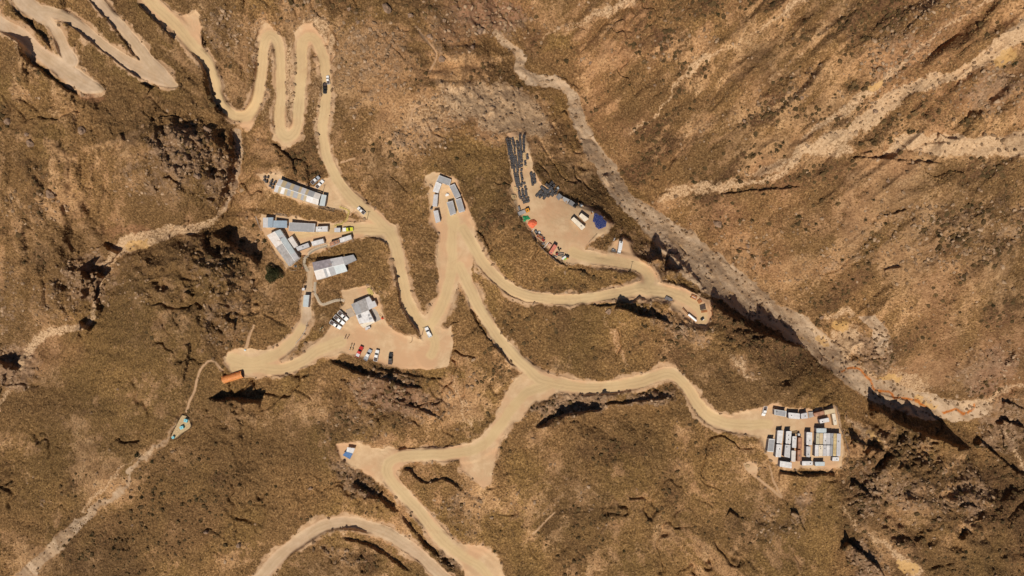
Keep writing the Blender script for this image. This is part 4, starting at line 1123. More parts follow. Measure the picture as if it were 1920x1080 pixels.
def container(label, quad, h=2.8, body=WALLW, roof=W_, group=None, border=None, name='shipping_container', cat='container', ribs=True, door_end=1):
    """steel box: fluted sides, ribbed roof, corner posts, double doors at one end"""
    pts, zt, zmin, zg = unproj_quad(quad, h)
    # x axis along the longer side
    if (pts[1] - pts[0]).length < (pts[2] - pts[1]).length: pts = pts[1:] + pts[:1]
    c_, a, loc = frame_of(pts, zg)
    t = empty(name, c_, label, cat, group, a)
    ht = zt - zg; lo = zmin - zg - .35
    A, B, C, D = shrink(loc, .04)
    bm = bmesh.new()
    def flute(p, q, n):
        d = (q - p); L = d.length; d = d / L; nn = Vector((d.y, -d.x, 0)); out = []
        if nn.dot((p + q) / 2) > 0: nn = -nn
        for k in range(n):
            for s_, off in ((0, 0), (.25, 0), (.4, .06), (.85, .06)):
                out.append(p + d * L * (k + s_) / n + nn * off)
        return out
    n1 = max(6, int((B - A).length / .6)); n2 = 4
    ring = flute(A, B, n1) + flute(B, C, n2) + flute(C, D, n1) + flute(D, A, n2)
    va = [bm.verts.new((p.x, p.y, lo)) for p in ring]; vb = [bm.verts.new((p.x, p.y, ht - .12)) for p in ring]
    for i in range(len(ring)): bm.faces.new((va[i], va[(i + 1) % len(ring)], vb[(i + 1) % len(ring)], vb[i]))
    bm_obj('body', bm, body, t)
    bm = bmesh.new(); n = n1
    for k in range(n):
        u0, u1 = k / n, (k + .62) / n
        def q(u, v): return A.lerp(D, v).lerp(B.lerp(C, v), u)
        e = [q(u0, .04), q(u1, .04), q(u1, .96), q(u0, .96)]
        if ribs: prism(bm, [(p.x, p.y) for p in e], ht - .06, ht - .01)
    prism(bm, [(p.x, p.y) for p in (A, B, C, D)], ht - .14, ht - .062)
    bm_obj('roof', bm, roof, t)
    for i, p in enumerate((A, B, C, D)):
        d = (-p).normalized() * .12; p2 = p + d; bm = bmesh.new()
        add_box(bm, p2.x - .1, p2.x + .1, p2.y - .1, p2.y + .1, lo, ht + .01); bm_obj('corner_post', bm, border or body, t)
    if border:
        o_ = [A, B, C, D]; inner = shrink(o_, .26); bm = bmesh.new()
        vo = [[bm.verts.new((p.x, p.y, z)) for p in pp__] for pp__ in (o_, inner) for z in (ht - .055, ht + .06)]
        for i in range(4):
            j = (i + 1) % 4
            for a_, b_ in ((0, 1), (1, 3), (3, 2), (2, 0)): bm.faces.new((vo[a_][i], vo[a_][j], vo[b_][j], vo[b_][i]))
        bm_obj('roof_edge', bm, border, t)
    if rnd.random() < .55:
        for _ in range(rnd.choice((1, 1, 2))):
            q = A.lerp(D, rnd.uniform(.25, .75)).lerp(B.lerp(C, .5), rnd.uniform(.1, .9)); bm = bmesh.new()
            add_box(bm, q.x - .28, q.x + .28, q.y - .22, q.y + .22, ht - .012, ht + .2); bm_obj('roof_vent', bm, STEEL if rnd.random() < .6 else DG, t)
    P, Q = (B, C) if door_end else (D, A)
    d = (Q - P); L = d.length; d = d / L; nn = Vector((d.y, -d.x, 0))
    if nn.dot(P) < 0: nn = -nn
    for s0, s1 in ((.1, .49), (.51, .9)):
        bm = bmesh.new(); e = [P + d * L * s0 - nn * .02, P + d * L * s1 - nn * .02, P + d * L * s1 + nn * .035, P + d * L * s0 + nn * .035]
        prism(bm, [(p.x, p.y) for p in e], .12, ht - .28)
        dr = bm_obj('door', bm, body, t)
        bm = bmesh.new(); m_ = P + d * L * (s0 + s1) / 2 + nn * .06
        add_box(bm, m_.x - .02, m_.x + .02, m_.y - .02, m_.y + .02, .2, ht - .34)
        bm_obj('locking_bar', bm, STEEL, dr)
    return t

def Q4(ox, oy, sc_, s):
    v = [float(x) for x in s.split()]
    return [(ox + v[i] / sc_, oy + v[i + 1] / sc_) for i in range(0, len(v), 2)]
q5 = lambda s: Q4(760, 310, 9, s)
q2 = lambda s: Q4(470, 390, 8, s)
q1 = lambda s: Q4(480, 300, 8, s)
q3 = lambda s: Q4(540, 510, 8, s)
q8 = lambda s: Q4(1410, 750, 7.716, s)
q7 = lambda s: Q4(950, 370, 8.31, s)

# --- middle huddle of cabins
gm = 'cabins huddled on the central terrace'
def cabin(label, quad, wall=WALLW, roof=LG, group=None, **k):
    return building('site_cabin', label, 'cabin', quad, 2.5, wall, roof, group=group, **k)
cabin('grey roofed cabin set crosswise at the top of the central terrace', q5('570 165 775 240 750 340 525 265'), roof=MG, group=gm, border=LG)
cabin('bright white cabin touching the crosswise grey cabin on the central terrace', q5('520 270 612 312 557 470 462 440'), roof=W_, group=gm, n_win=2)
container('pale upright container just below the bright white cabin', q5('480 490 552 490 535 690 455 685'), roof=LG, group=gm)
container('pale leaning container at the lower left end of the central terrace cabins', q5('470 768 550 755 590 940 512 970'), roof=LG, group=gm)
cabin('long grey cabin leaning along the upper right of the central terrace', q5('740 350 830 310 935 520 845 565'), roof=MG, group=gm, border=LG)
cabin('grey cabin at the lower right edge of the central terrace, beside its twin', q5('840 580 938 548 1005 770 905 800'), roof=MG, group=gm, border=LG)
cabin('grey cabin standing inside the ring, left of its twin on the central terrace', q5('695 625 800 595 855 810 760 850'), roof=MG, group=gm, border=LG)

# --- west camp
st1 = [(.1, LG), (.2, STRAW), (.3, MG), (.38, STRAW), (.5, MG), (.56, STRAW), (.66, LG), (.72, STRAW), (.86, MG), (1, WD)]
st2 = [(.08, LG), (.14, STRAW), (.22, W_), (.28, STRAW), (.36, MG), (.42, STRAW), (.52, MG), (.6, STRAW), (.66, MG), (.72, STRAW), (.86, W_), (1, WD)]
building('workshop_barn', 'long workshop with a patchwork roof of grey and straw sheets', 'workshop', q1('345 280 975 512 928 675 265 470'), 3.8, WALLG, LG, ridge=.52, rise=.7, stripes=[st1, st2], n_win=6)
building('lean_to_shed', 'pale blue roofed shed across the east end of the patchwork workshop', 'shed', q1('985 515 1058 528 1030 690 950 682'), 2.8, WALLG, PB, n_win=1)
gw = 'sheds and cabins of the west camp'
building('site_cabin', 'westernmost bluish grey cabin with a two tone roof', 'cabin', q2('185 145 340 140 328 292 185 292'), 2.9, WALLW, PB, stripes=[(.5, LG), (1, BG)], group=gw, n_win=2)
building('site_cabin', 'slate blue roofed cabin joined to the two tone cabin', 'cabin', q2('342 187 545 190 545 298 332 293'), 2.5, WALLW, BG, group=gw)
building('site_cabin', 'long ribbed grey cabin in the top row of the west camp', 'cabin', q2('580 215 970 235 955 360 570 345'), 2.8, WALLW, MG, border=LG, group=gw, n_win=5)
container('white container at the east end of the top row, right of the long grey cabin', q2('975 280 1155 270 1155 350 975 355'), roof=W_, group='containers of the west camp')
building('tool_shed', 'small square grey shed beside the yellow pickup', 'shed', q2('1258 300 1345 295 1345 362 1255 362'), 2.4, WALLG, LG, n_win=1)
building('mess_hall', 'big slanting hall with half white, half ribbed grey roof and a pale blue strip', 'hall', q2('240 410 572 876 720 745 440 318'), 3.8, WALLW, W_, ridge=.62, rise=.8,
         stripes=[[(.4, WD), (1, GR2)], [(.18, PB), (.26, LG), (.8, PB), (1, LG)]], n_win=5, door_side=0)
container('dusty white container set against the big slanting hall', q2('555 465 620 420 710 565 650 600'), roof=WD, group='containers of the west camp')
container('mauve grey container leaning between two white ones below the slanting hall', q2('675 590 860 520 885 580 705 645'), roof=LG, body=WALLG, group='containers of the west camp')
container('white container standing alone in the middle of the west camp yard', q2('905 505 1085 460 1105 520 925 570'), roof=W_, group='containers of the west camp')
container('rusty orange topped container in line with a white one', q2('1180 520 1325 470 1338 520 1188 580'), roof=RUST, group='containers of the west camp')
container('white container at the right end of the west camp, beside the rusty one', q2('1330 455 1500 400 1520 460 1345 520'), roof=W_, group='containers of the west camp')
building('dining_hall', 'broad hall with a mauve and white patched gable roof above the winding plank path', 'hall', q2('920 815 1370 728 1450 945 990 1080'), 3.3, WALLW, LG, ridge=.5, rise=.8,
         stripes=[[(.6, PURP), (1, LG)], [(.3, WD), (.38, MG), (.46, W_), (.64, MG), (1, PB)]], n_win=4, door_side=3)
building('annex_shed', 'flat dark grey annex on the right of the mauve and white hall', 'shed', q2('1375 735 1540 700 1590 780 1412 860'), 2.2, WALLG, MG, n_win=2)
container('pale box cabin parked on the concrete lane with a grey roof patch', q3('235 345 320 345 302 528 222 520'), roof=PB, h=2.6, group='containers of the west camp')
building('guard_booth', 'tiny white booth on the concrete lane, above the pale box cabin', 'booth', q3('212 240 250 240 248 278 210 276'), 2.2, WALLW, W_, n_win=1)

# --- office at the parking ground, one building under several roofs
def office():
    parts = [('685 ', None)]
    main, zt, zmin, zg = unproj_quad(q3('945 485 1160 390 1215 570 1020 650'), 3.4)
    c_, a, loc = frame_of(main, zg)
    t = empty('office', c_, 'office with stepped white and grey roofs above the row of parked pickups', 'office', None, a)
    Mi = t.matrix_basis.inverted() if False else (Matrix.Translation(c_) @ Matrix.Rotation(a, 4, 'Z')).inverted()
    secs = [('945 485 1160 390 1213 568 1020 650', 3.4, [GR2]), ('1160 390 1215 365 1265 445 1300 430 1335 510 1213 568', 3.3, [LG]),
            ('1020 650 1208 572 1295 742 1070 778', 3.1, [W_]), ('1078 790 1285 712 1305 752 1130 840', 2.7, [CREAM])]
    for s_, h_, m_ in secs:
        p, z1, z0, zg_ = unproj_quad(q3(s_), h_)
        z1 = zg + h_; p = [Mi @ world_px(a_[0], a_[1], z1) for a_ in q3(s_)]
        c2 = sum(p, Vector()) / len(p); inn = [c2 + (q - c2) * .965 for q in p]
        bm = bmesh.new(); prism(bm, [(q.x, q.y) for q in inn], zmin - zg - 1.2, h_ - .08); bm_obj('wall', bm, WALLW, t)
        bm = bmesh.new(); prism(bm, [(q.x, q.y) for q in p], h_ - .078, h_ + .03); bm_obj('roof', bm, m_, t)
        if s_.startswith('945'): openings(t, inn, 0, 3.2, WALLW, 3, 2)
        if s_.startswith('1078'): openings(t, inn, 0, 2.5, WALLW, 2, 2)
    for s_, h_, m_ in (('985 505 1060 475 1105 610 1030 640', 3.4, MG), ('1045 645 1090 628 1108 680 1062 695', 3.12, DG), ('1208 690 1250 672 1262 705 1222 720', 3.12, MG), ('1195 640 1225 628 1235 655 1205 668', 3.12, MG)):
        p = [Mi @ world_px(a_[0], a_[1], zg + h_) for a_ in q3(s_)]
        bm = bmesh.new(); prism(bm, [(q.x, q.y) for q in p], h_ + .033, h_ + .06); bm_obj('roof_sheet', bm, m_, t)
    return t
office()
building('generator_housing', 'small grey metal housing against the cream end of the office', 'generator', q3('1155 835 1225 810 1240 845 1165 876'), 1.5, WALLG, LG, n_win=0)
def slab(name, label, cat, quad, th, mat, group=None, z_up=None):
    pts, zt, zmin, zg = unproj_quad(quad, th)
    c_, a, loc = frame_of(pts, zg); bm = bmesh.new()
    zs = [ground_xy(p.x, p.y) - zg for p in pts]
    prism(bm, [(p.x, p.y) for p in loc], min(zs) - .3, (max(zs) if name == 'tank_platform' else sum(zs) / len(zs) + .06) + th)
    o = bm_obj(name, bm, mat); o.location = c_; o.rotation_euler = (0, 0, a)
    return tag(o, label, cat, group)
slab('concrete_pad', 'beige concrete pad at the left door of the office', 'concrete pad', q3('865 570 950 535 1010 650 895 700'), .12, CONC)
slab('concrete_pad', 'grey concrete pad along the right side of the office', 'concrete pad', q3('1240 565 1325 540 1400 710 1312 752'), .12, simple_mat('grey_concrete', (0.40, 0.35, 0.30), .9, .1, .4))

# --- containers of the right camp
gr = 'white and grey modules of the container camp'
def mod(label, s, roof=W_, body=WALLG, h=3.0, border=None, **k):
    return container(label, q8(s), h=h, body=body, roof=roof, group=gr, border=border, name='camp_module', cat='module', **k)
mod('grey module with a white rim, first in the top row', '325 135 500 160 490 245 325 215', MG, border=FRAME)
mod('white module, second in the top row beside the rimmed grey one', '525 180 695 195 695 280 530 265', W_, WALLSHADE)
mod('plain grey module, third in the top row', '705 200 800 180 815 265 710 275', LG)
building('rusty_shed', 'long shed with a broken rusty red roof in the top right corner', 'shed', q8('895 192 1040 155 1052 210 910 245'), 2.4, RUSTW, RUST, n_win=1)
building('tan_shed', 'shed with a yellowish tan roof joined to the rusty red one', 'shed', q8('1045 152 1195 120 1205 185 1055 215'), 2.4, TANW, TAN, n_win=1)
mod('small bright white container inside the top right corner of the container camp', '975 285 1110 255 1125 315 985 340', W_, h=2.7)
mod('tan module standing upright along the right hand fence', '1155 200 1205 195 1235 355 1185 370', CREAM, TANW, h=2.5)
mod('grey module with a white rim, alone at the left end of the container camp', '245 560 330 565 310 755 222 745', MG, border=FRAME)
mod('white module at the top of the second column from the left', '370 440 455 440 435 630 358 625')
mod('white module at the bottom of the second column from the left', '355 640 435 645 420 830 340 825')
mod('white module with walls coloured as navy shade at the top of the third column', '495 450 575 450 560 635 485 630', W_, WALLSHADE)
mod('light grey module with walls coloured as navy shade at the bottom of the third column', '480 645 558 650 550 840 465 820', LG, WALLSHADE)
mod('narrow white container left of the rust topped ones, upper', '585 525 648 525 640 695 578 690', W_, h=2.6)
mod('narrow pale container left of the rust topped ones, lower', '572 730 635 735 628 895 568 890', WD, h=2.6)
mod('upper rust topped container in the middle of the container camp', '670 545 728 545 720 710 665 705', RUST, RUSTW, h=2.5)
mod('lower rust topped container in the middle of the container camp', '660 725 722 725 718 885 655 890', RUST, RUSTW, h=2.5)
mod('bright white module right of the middle gap, with a dark side', '790 465 873 468 870 655 787 650', W_)
mod('narrow grey module right of the middle gap, below the bright white one', '787 670 850 675 840 830 785 825', LG)
mod('silver module jutting out above the joined block', '930 410 1080 410 1078 474 932 474', PB)
row = [('greenish tan module, first in the upper half of the joined block', 930, 977, 480, 640, TANG), ('tan module, second in the upper half of the joined block', 979, 1030, 480, 640, TAN),
       ('silver module, third in the upper half of the joined block', 1035, 1084, 480, 645, W_), ('silver module with dark joints, fourth in the upper half of the joined block', 1086, 1136, 480, 645, LG),
       ('grey module, fifth in the upper half of the joined block', 1139, 1180, 482, 648, MG),
       ('white module, first in the lower half of the joined block', 913, 966, 650, 815, W_), ('cream module, second in the lower half of the joined block', 968, 1028, 650, 812, CREAM),
       ('light grey module, third in the lower half of the joined block', 1031, 1080, 655, 812, LG), ('pale module, fourth in the lower half of the joined block', 1082, 1127, 655, 812, W_), ('smooth grey module, fifth in the lower half of the joined block', 1129, 1170, 655, 812, MG)]
for lb, x0, x1, y0, y1, m_ in row:
    mod(lb, '%g %g %g %g %g %g %g %g' % (x0, y0, x1, y0, x1 - 4, y1, x0 - 4, y1), m_)
mod('long module with a yellow stained roof in the joined block', '1183 484 1228 484 1218 812 1172 812', YTAN)
mod('long grey module closing the right end of the joined block', '1231 486 1290 486 1280 814 1222 814', LG)
mod('small white container below the right end of the joined block', '1165 825 1262 825 1260 885 1162 885', W_, h=2.2)
mod('white container at the bottom centre, left of its pair', '725 885 880 885 880 945 725 950', W_, h=2.6)
mod('pale blue white container at the bottom centre, right of its pair', '910 895 1055 895 1055 955 915 955', PB, h=2.6)
mod('white module at the bottom left, set crosswise below the columns', '405 880 578 905 575 992 400 965', W_)
slab('scrap_sheets', 'loose grey roofing sheets heaped between the top row modules', 'scrap', q8('815 175 890 170 895 240 825 262'), .5, GR2)

# --- storage yard
container('long cream container lying in the middle of the storage yard', q7('1045 303 1230 460 1170 515 1000 345'), h=2.2, body=TANW, roof=CREAM, group='cream containers in the storage yard')
container('short cream container between the long one and the blue drums', q7('1165 243 1285 335 1215 385 1122 290'), h=2.2, body=TANW, roof=CREAM, group='cream containers in the storage yard')
container('coral red container at the lower edge of the storage yard', q7('655 862 740 728 790 760 700 898'), h=2.6, body=RUSTW, roof=CORAL)
slab('tarp_stack', 'low square stack under a pale pink tarpaulin beside the coral container', 'covered stack', q7('640 740 668 712 705 738 684 778'), 1.0, simple_mat('pink_tarp', (0.62, 0.33, 0.22), .7))

# --- vehicles
def loft(name, stations, mat, parent, smooth_=False):
    """stations: (x, [(y, z), ...]) closed sections"""
    bm = bmesh.new(); prev = None
    for x, sec in stations:
        ring = [bm.verts.new((x, y, z)) for y, z in sec]
        if prev:
            n = len(ring)
            for i in range(n): bm.faces.new((prev[i], prev[(i + 1) % n], ring[(i + 1) % n], ring[i]))
        else: bm.faces.new(ring[::-1])
        prev = ring
    bm.faces.new(prev)
    return bm_obj(name, bm, mat, parent, smooth_)
def sec(w0, z0, w1, z1, w2, z2):
    return [(-w0, z0), (w0, z0), (w1, z1), (w2, z2), (-w2, z2), (-w1, z1)]
PAINT = {}
def paint(name, c, rough=.35):
    if name not in PAINT: PAINT[name] = simple_mat(name + '_paint', c, rough, .06, 1.0, spec=.5, dirt=.25)
    return PAINT[name]
white = paint('white', (0.80, 0.78, 0.75)); silver = paint('silver', (0.42, 0.44, 0.47)); red = paint('red', (0.50, 0.02, 0.015)); black = paint('black', (0.025, 0.024, 0.022)); lime = paint('lime', (0.62, 0.62, 0.04))
LINER = simple_mat('bed_liner', (0.09, 0.065, 0.06), .8, .3); LAMP = simple_mat('lamp_glass', (0.7, 0.7, 0.68), .2, .05); RIM = simple_mat('wheel_rim', (0.4, 0.4, 0.4), .4, .1, metal=.6)
def ring_mesh(name, r, wd, mat, parent, loc, seg=14, inner=0):
    bm = bmesh.new()
    bmesh.ops.create_cone(bm, cap_ends=True, segments=seg, radius1=r, radius2=r, depth=wd, matrix=Matrix.Rotation(math.pi / 2, 4, 'X'))
    o = bm_obj(name, bm, mat, parent); o.location = loc; return o
def make_pickup():
    t = empty('pickup_truck', (0, 0, 0))
    b = loft('body', [(2.62, sec(.70, .45, .78, .62, .66, .78)), (2.45, sec(.84, .38, .90, .70, .78, .98)), (1.3, sec(.90, .35, .95, .75, .86, 1.10)), (1.1, sec(.90, .35, .95, .75, .88, 1.12)), (-.75, sec(.90, .35, .95, .75, .90, 1.12)), (-.78, sec(.90, .35, .95, .70, .93, .72)), (-2.6, sec(.88, .42, .93, .66, .91, .70))], white, t)
    loft('cab', [(1.12, sec(.86, 1.10, .84, 1.14, .80, 1.16)), (.45, sec(.86, 1.10, .80, 1.50, .68, 1.68)), (.2, sec(.86, 1.10, .78, 1.55, .66, 1.74)), (-.55, sec(.86, 1.10, .78, 1.55, .66, 1.74)), (-.78, sec(.86, 1.10, .80, 1.40, .70, 1.56))], white, t)
    bm = bmesh.new()
    add_box(bm, -2.6, -.80, -.94, -.84, .70, 1.14); add_box(bm, -2.6, -.80, .84, .94, .70, 1.14); add_box(bm, -2.62, -2.52, -.84, .84, .70, 1.12)
    bm_obj('bed_side', bm, white, t)
    bm = bmesh.new(); add_box(bm, -2.52, -.82, -.838, .838, .72, .80); add_box(bm, -.90, -.82, -.838, .838, .80, 1.12); bm_obj('cargo_bed', bm, LINER, t)
    def glass(name, pts):
        bm = bmesh.new(); bm.faces.new([bm.verts.new(p) for p in pts]); r_ = bmesh.ops.extrude_face_region(bm, geom=bm.faces[:])
        return bm_obj(name, bm, GLASS, t)
    glass('windscreen', [(1.10, -.76, 1.185), (1.10, .76, 1.185), (.47, .62, 1.70), (.47, -.62, 1.70)])
    glass('rear_window', [(-.80, -.60, 1.20), (-.80, .60, 1.20), (-.80, .56, 1.48), (-.80, -.56, 1.48)])
    for s_ in (-1, 1): glass('side_window', [(.85, s_ * .862, 1.16), (-.65, s_ * .868, 1.16), (-.55, s_ * .80, 1.52), (.42, s_ * .80, 1.52)])
    for x in (1.65, -1.6):
        for s_ in (-1, 1):
            wl = ring_mesh('wheel', .38, .24, TYRE, t, (x, s_ * .84, .38)); ring_mesh('rim', .21, .05, RIM, wl, (0, s_ * .11, 0), 10)
    for s_ in (-1, 1):
        bm = bmesh.new(); add_box(bm, 2.36, 2.56, s_ * .68 - .14, s_ * .68 + .14, .74, .90); bm_obj('headlight', bm, LAMP, t)
        bm = bmesh.new(); add_box(bm, .78, .92, s_ * 1.02 - .12, s_ * 1.02 + .12, 1.12, 1.28); bm_obj('mirror', bm, black, t)
    bm = bmesh.new(); add_box(bm, 2.55, 2.74, -.8, .8, .42, .62); bm_obj('bumper', bm, STEEL, t)
    bm = bmesh.new(); add_box(bm, -2.72, -2.63, -.8, .8, .45, .62); bm_obj('bumper', bm, STEEL, t)
    return t
def copy_tree(o, parent=None):
    c_ = o.copy(); COL.objects.link(c_)
    for k in ('label', 'category', 'group'):
        if k in c_ and parent is None: del c_[k]
    if parent is not None: c_.parent = parent
    for ch in list(o.children): copy_tree(ch, c_)
    return c_
def tilt(p, ang):
    e = 2.0
    nx = (ground_xy(p.x - e, p.y) - ground_xy(p.x + e, p.y)) / (2 * e); ny = (ground_xy(p.x, p.y - e) - ground_xy(p.x, p.y + e)) / (2 * e)
    n = Vector((nx * .95, ny * .95, 1)).normalized()
    return (Vector((0, 0, 1)).rotation_difference(n) @ Quaternion((0, 0, 1), ang)).to_euler()
def place_at(t, cx, cy, ang, h=1.0, sc_=1.0):
    """centre of the thing's top as seen in the photo"""
    zg = ground_px(cx, cy).z
    for _ in range(3):
        p = world_px(cx, cy, zg + h); zg = ground_xy(p.x, p.y)
    p.z = zg + .02
    t.location = p; t.rotation_euler = tilt(p, ang); t.scale = (sc_,) * 3
    return p
pick = [  # hood x,y  tail x,y  paint, label, bed
 (614.2, 141, 616.2, 157, white, 'white pickup driving up the outer road, beside a black one', None),
 (607.6, 174.5, 607.2, 155.5, black, 'black pickup driving down the outer road, beside a white one', 'dark'),
 (598.2, 331, 584, 344, silver, 'silver pickup, upper of two parked above the long workshop', None),
 (605.4, 337.4, 592, 351, white, 'white pickup, lower of two parked above the long workshop', None),
 (670.6, 388.6, 683.2, 400.6, white, 'white pickup on the road bend above the yellow one', None),
 (662.5, 429.3, 642.5, 430.8, lime, 'yellow pickup with a white cover on its bed', 'cover'),
 (639.6, 615.2, 619.4, 602, white, 'white pickup, lowest of three parked left of the office', None),
 (645.6, 607.2, 627.4, 592, white, 'white pickup, middle one of three parked left of the office', None),
 (651.8, 600.2, 635, 584, white, 'white pickup, nearest the office of three parked together', None),
 (679.2, 649, 669, 669.4, red, 'red pickup, leftmost in the row at the parking edge', 'light'),
 (695.4, 655, 684.8, 675.4, silver, 'silver pickup with white roof right of the red pickup', 'light'),
 (708.4, 655.4, 703.6, 677, white, 'white pickup between the silver and the black pickup', 'door'),
 (732.8, 661.6, 731.2, 683.2, black, 'black pickup, rightmost in the row at the parking edge', 'door'),
 (798.8, 613, 806.6, 632, white, 'white pickup turning at the hairpin below the two roads', 'light'),
 (1432.0, 780, 1434.4, 760, white, 'white pickup parked at the left entrance of the container camp', None)]
proto = make_pickup()
for k, (hx, hy, tx, ty, pm, lb, opt) in enumerate(pick):
    t = proto if k == 0 else copy_tree(proto)
    ang = math.atan2(-(hy - ty), hx - tx)
    Lpx = math.hypot(hx - tx, hy - ty)
    p = place_at(t, (hx + tx) / 2, (hy + ty) / 2, ang, 1.0)
    t.scale = (Lpx * .278 * (H - p.z) / H / 5.3,) * 3
    t.scale = (t.scale[0], min(t.scale[0], 1.12), t.scale[0])
    tag(t, lb, 'pickup', 'pickup trucks of the camp')
    for ch in t.children:
        nm = ch.name.split('.')[0]
        if nm in ('body', 'cab', 'bed_side') and pm is not white or (nm in ('body', 'cab', 'bed_side') and k == 0):
            if len(ch.material_slots): ch.material_slots[0].link = 'OBJECT'; ch.material_slots[0].material = (white if (pm is silver and nm == 'cab') else pm)
        if nm in ('body', 'cab', 'bed_side') and ch.material_slots[0].link == 'DATA':
            ch.material_slots[0].link = 'OBJECT'; ch.material_slots[0].material = pm
        if nm == 'cargo_bed' and opt == 'light': ch.material_slots[0].link = 'OBJECT'; ch.material_slots[0].material = RIM
    if opt == 'cover':
        bm = bmesh.new(); add_box(bm, -2.58, -.86, -.90, .90, 1.145, 1.24); bm_obj('bed_cover', bm, white, t)
    if opt == 'door':
        bm = bmesh.new(); M_ = Matrix.Translation((.75, .92, 0)) @ Matrix.Rotation(R(60), 4, 'Z'); add_box(bm, -.95, 0, 0, .07, .5, 1.1, M=M_); bm_obj('door', bm, pm, t)

def make_box_truck():
    t = empty('box_truck', (0, 0, 0), 'white box truck parked on the bare patch east of the storage yard, cab pointing down', 'truck')
    bm = bmesh.new(); add_box(bm, -3.4, 1.55, -1.0, 1.0, .95, 2.9, bev=.04); bm_obj('cargo_box', bm, white, t)
    loft('cab', [(3.35, sec(.9, .5, .95, 1.2, .85, 1.35)), (2.95, sec(.95, .45, .98, 1.4, .80, 2.1)), (1.75, sec(.95, .45, .98, 1.4, .84, 2.2))], white, t)
    bm = bmesh.new(); add_box(bm, -3.3, 1.7, -.45, .45, .6, .93); bm_obj('chassis', bm, STEEL, t)
    bm = bmesh.new(); bm.faces.new([bm.verts.new(p) for p in [(3.34, -.82, 1.40), (3.34, .82, 1.40), (2.98, .76, 2.08), (2.98, -.76, 2.08)]]); bm_obj('windscreen', bm, GLASS, t)
    bm = bmesh.new(); add_box(bm, -3.2, -2.4, -.5, .5, 2.905, 3.0); bm_obj('roof_vent', bm, STEEL, t)
    for x in (2.5, -2.2):
        for s_ in (-1, 1):
            wl = ring_mesh('wheel', .45, .28, TYRE, t, (x, s_ * .84, .45)); ring_mesh('rim', .24, .05, RIM, wl, (0, s_ * .13, 0), 10)
    for s_ in (-1, 1):
        bm = bmesh.new(); add_box(bm, 3.28, 3.40, s_ * .7 - .13, s_ * .7 + .13, .8, .98); bm_obj('headlight', bm, LAMP, t)
        bm = bmesh.new(); add_box(bm, 2.75, 2.9, s_ * 1.1 - .1, s_ * 1.1 + .1, 1.4, 1.8); bm_obj('mirror', bm, black, t)
    place_at(t, 1162.3, 465, math.atan2(-(477.5 - 453), 1160.0 - 1164.8), 2.4)
    t.scale = (.95,) * 3
make_box_truck()

# --- pallets of dark crates, laid out as in the photo
CR = [simple_mat('dark_crate', (0.045, 0.037, 0.036), .7, .4, 2.0), simple_mat('brown_black_crate', (0.065, 0.048, 0.042), .8, .4, 2.0), simple_mat('charcoal_crate', (0.035, 0.033, 0.038), .6, .4, 2.0)]
WOOD = simple_mat('pallet_wood', (0.40, 0.26, 0.13), .85, .25, 2.0); TANB = simple_mat('new_pallet_wood', (0.68, 0.47, 0.24), .8, .2, 2.0)
def make_crate(mat, topm):
    t = empty('crate_pallet', (0, 0, 0))
    bm = bmesh.new()
    for y in (-.5, 0, .5): add_box(bm, -.58, .58, y - .06, y + .06, 0, .11)
    for x in (-.5, -.25, 0, .25, .5): add_box(bm, x - .06, x + .06, -.58, .58, .112, .14)
    bm_obj('pallet', bm, WOOD, t)
    bm = bmesh.new(); add_box(bm, -.55, .55, -.55, .55, .142, .95, bev=.03); bm_obj('crate', bm, mat, t)
    bm = bmesh.new()
    for y in (-.57, .50): add_box(bm, -.57, .57, y, y + .07, .955, 1.0)
    for x in (-.57, .50): add_box(bm, x, x + .07, -.50, .50, .955, 1.0)
    add_box(bm, -.18, .18, -.18, .18, .952, 1.0)
    bm_obj('lid_frame', bm, topm, t)
    return t
crp = [make_crate(m_, STEEL if k == 1 else DG) for k, m_ in enumerate(CR)]
usedc = [False] * 3
def crate(px, py, ang, label, grp, s_=1.0):
    k = rnd.randrange(3)
    if usedc[k]: t = copy_tree(crp[k])
    else: t = crp[k]; usedc[k] = True
    place_at(t, px, py, ang + rnd.uniform(-.12, .12), .9, s_ * rnd.uniform(.92, 1.1))
    t.scale.z *= rnd.uniform(.8, 1.5)
    tag(t, label, 'crate', grp)
ordn = ['first', 'second', 'third', 'fourth', 'fifth', 'sixth', 'seventh', 'eighth']
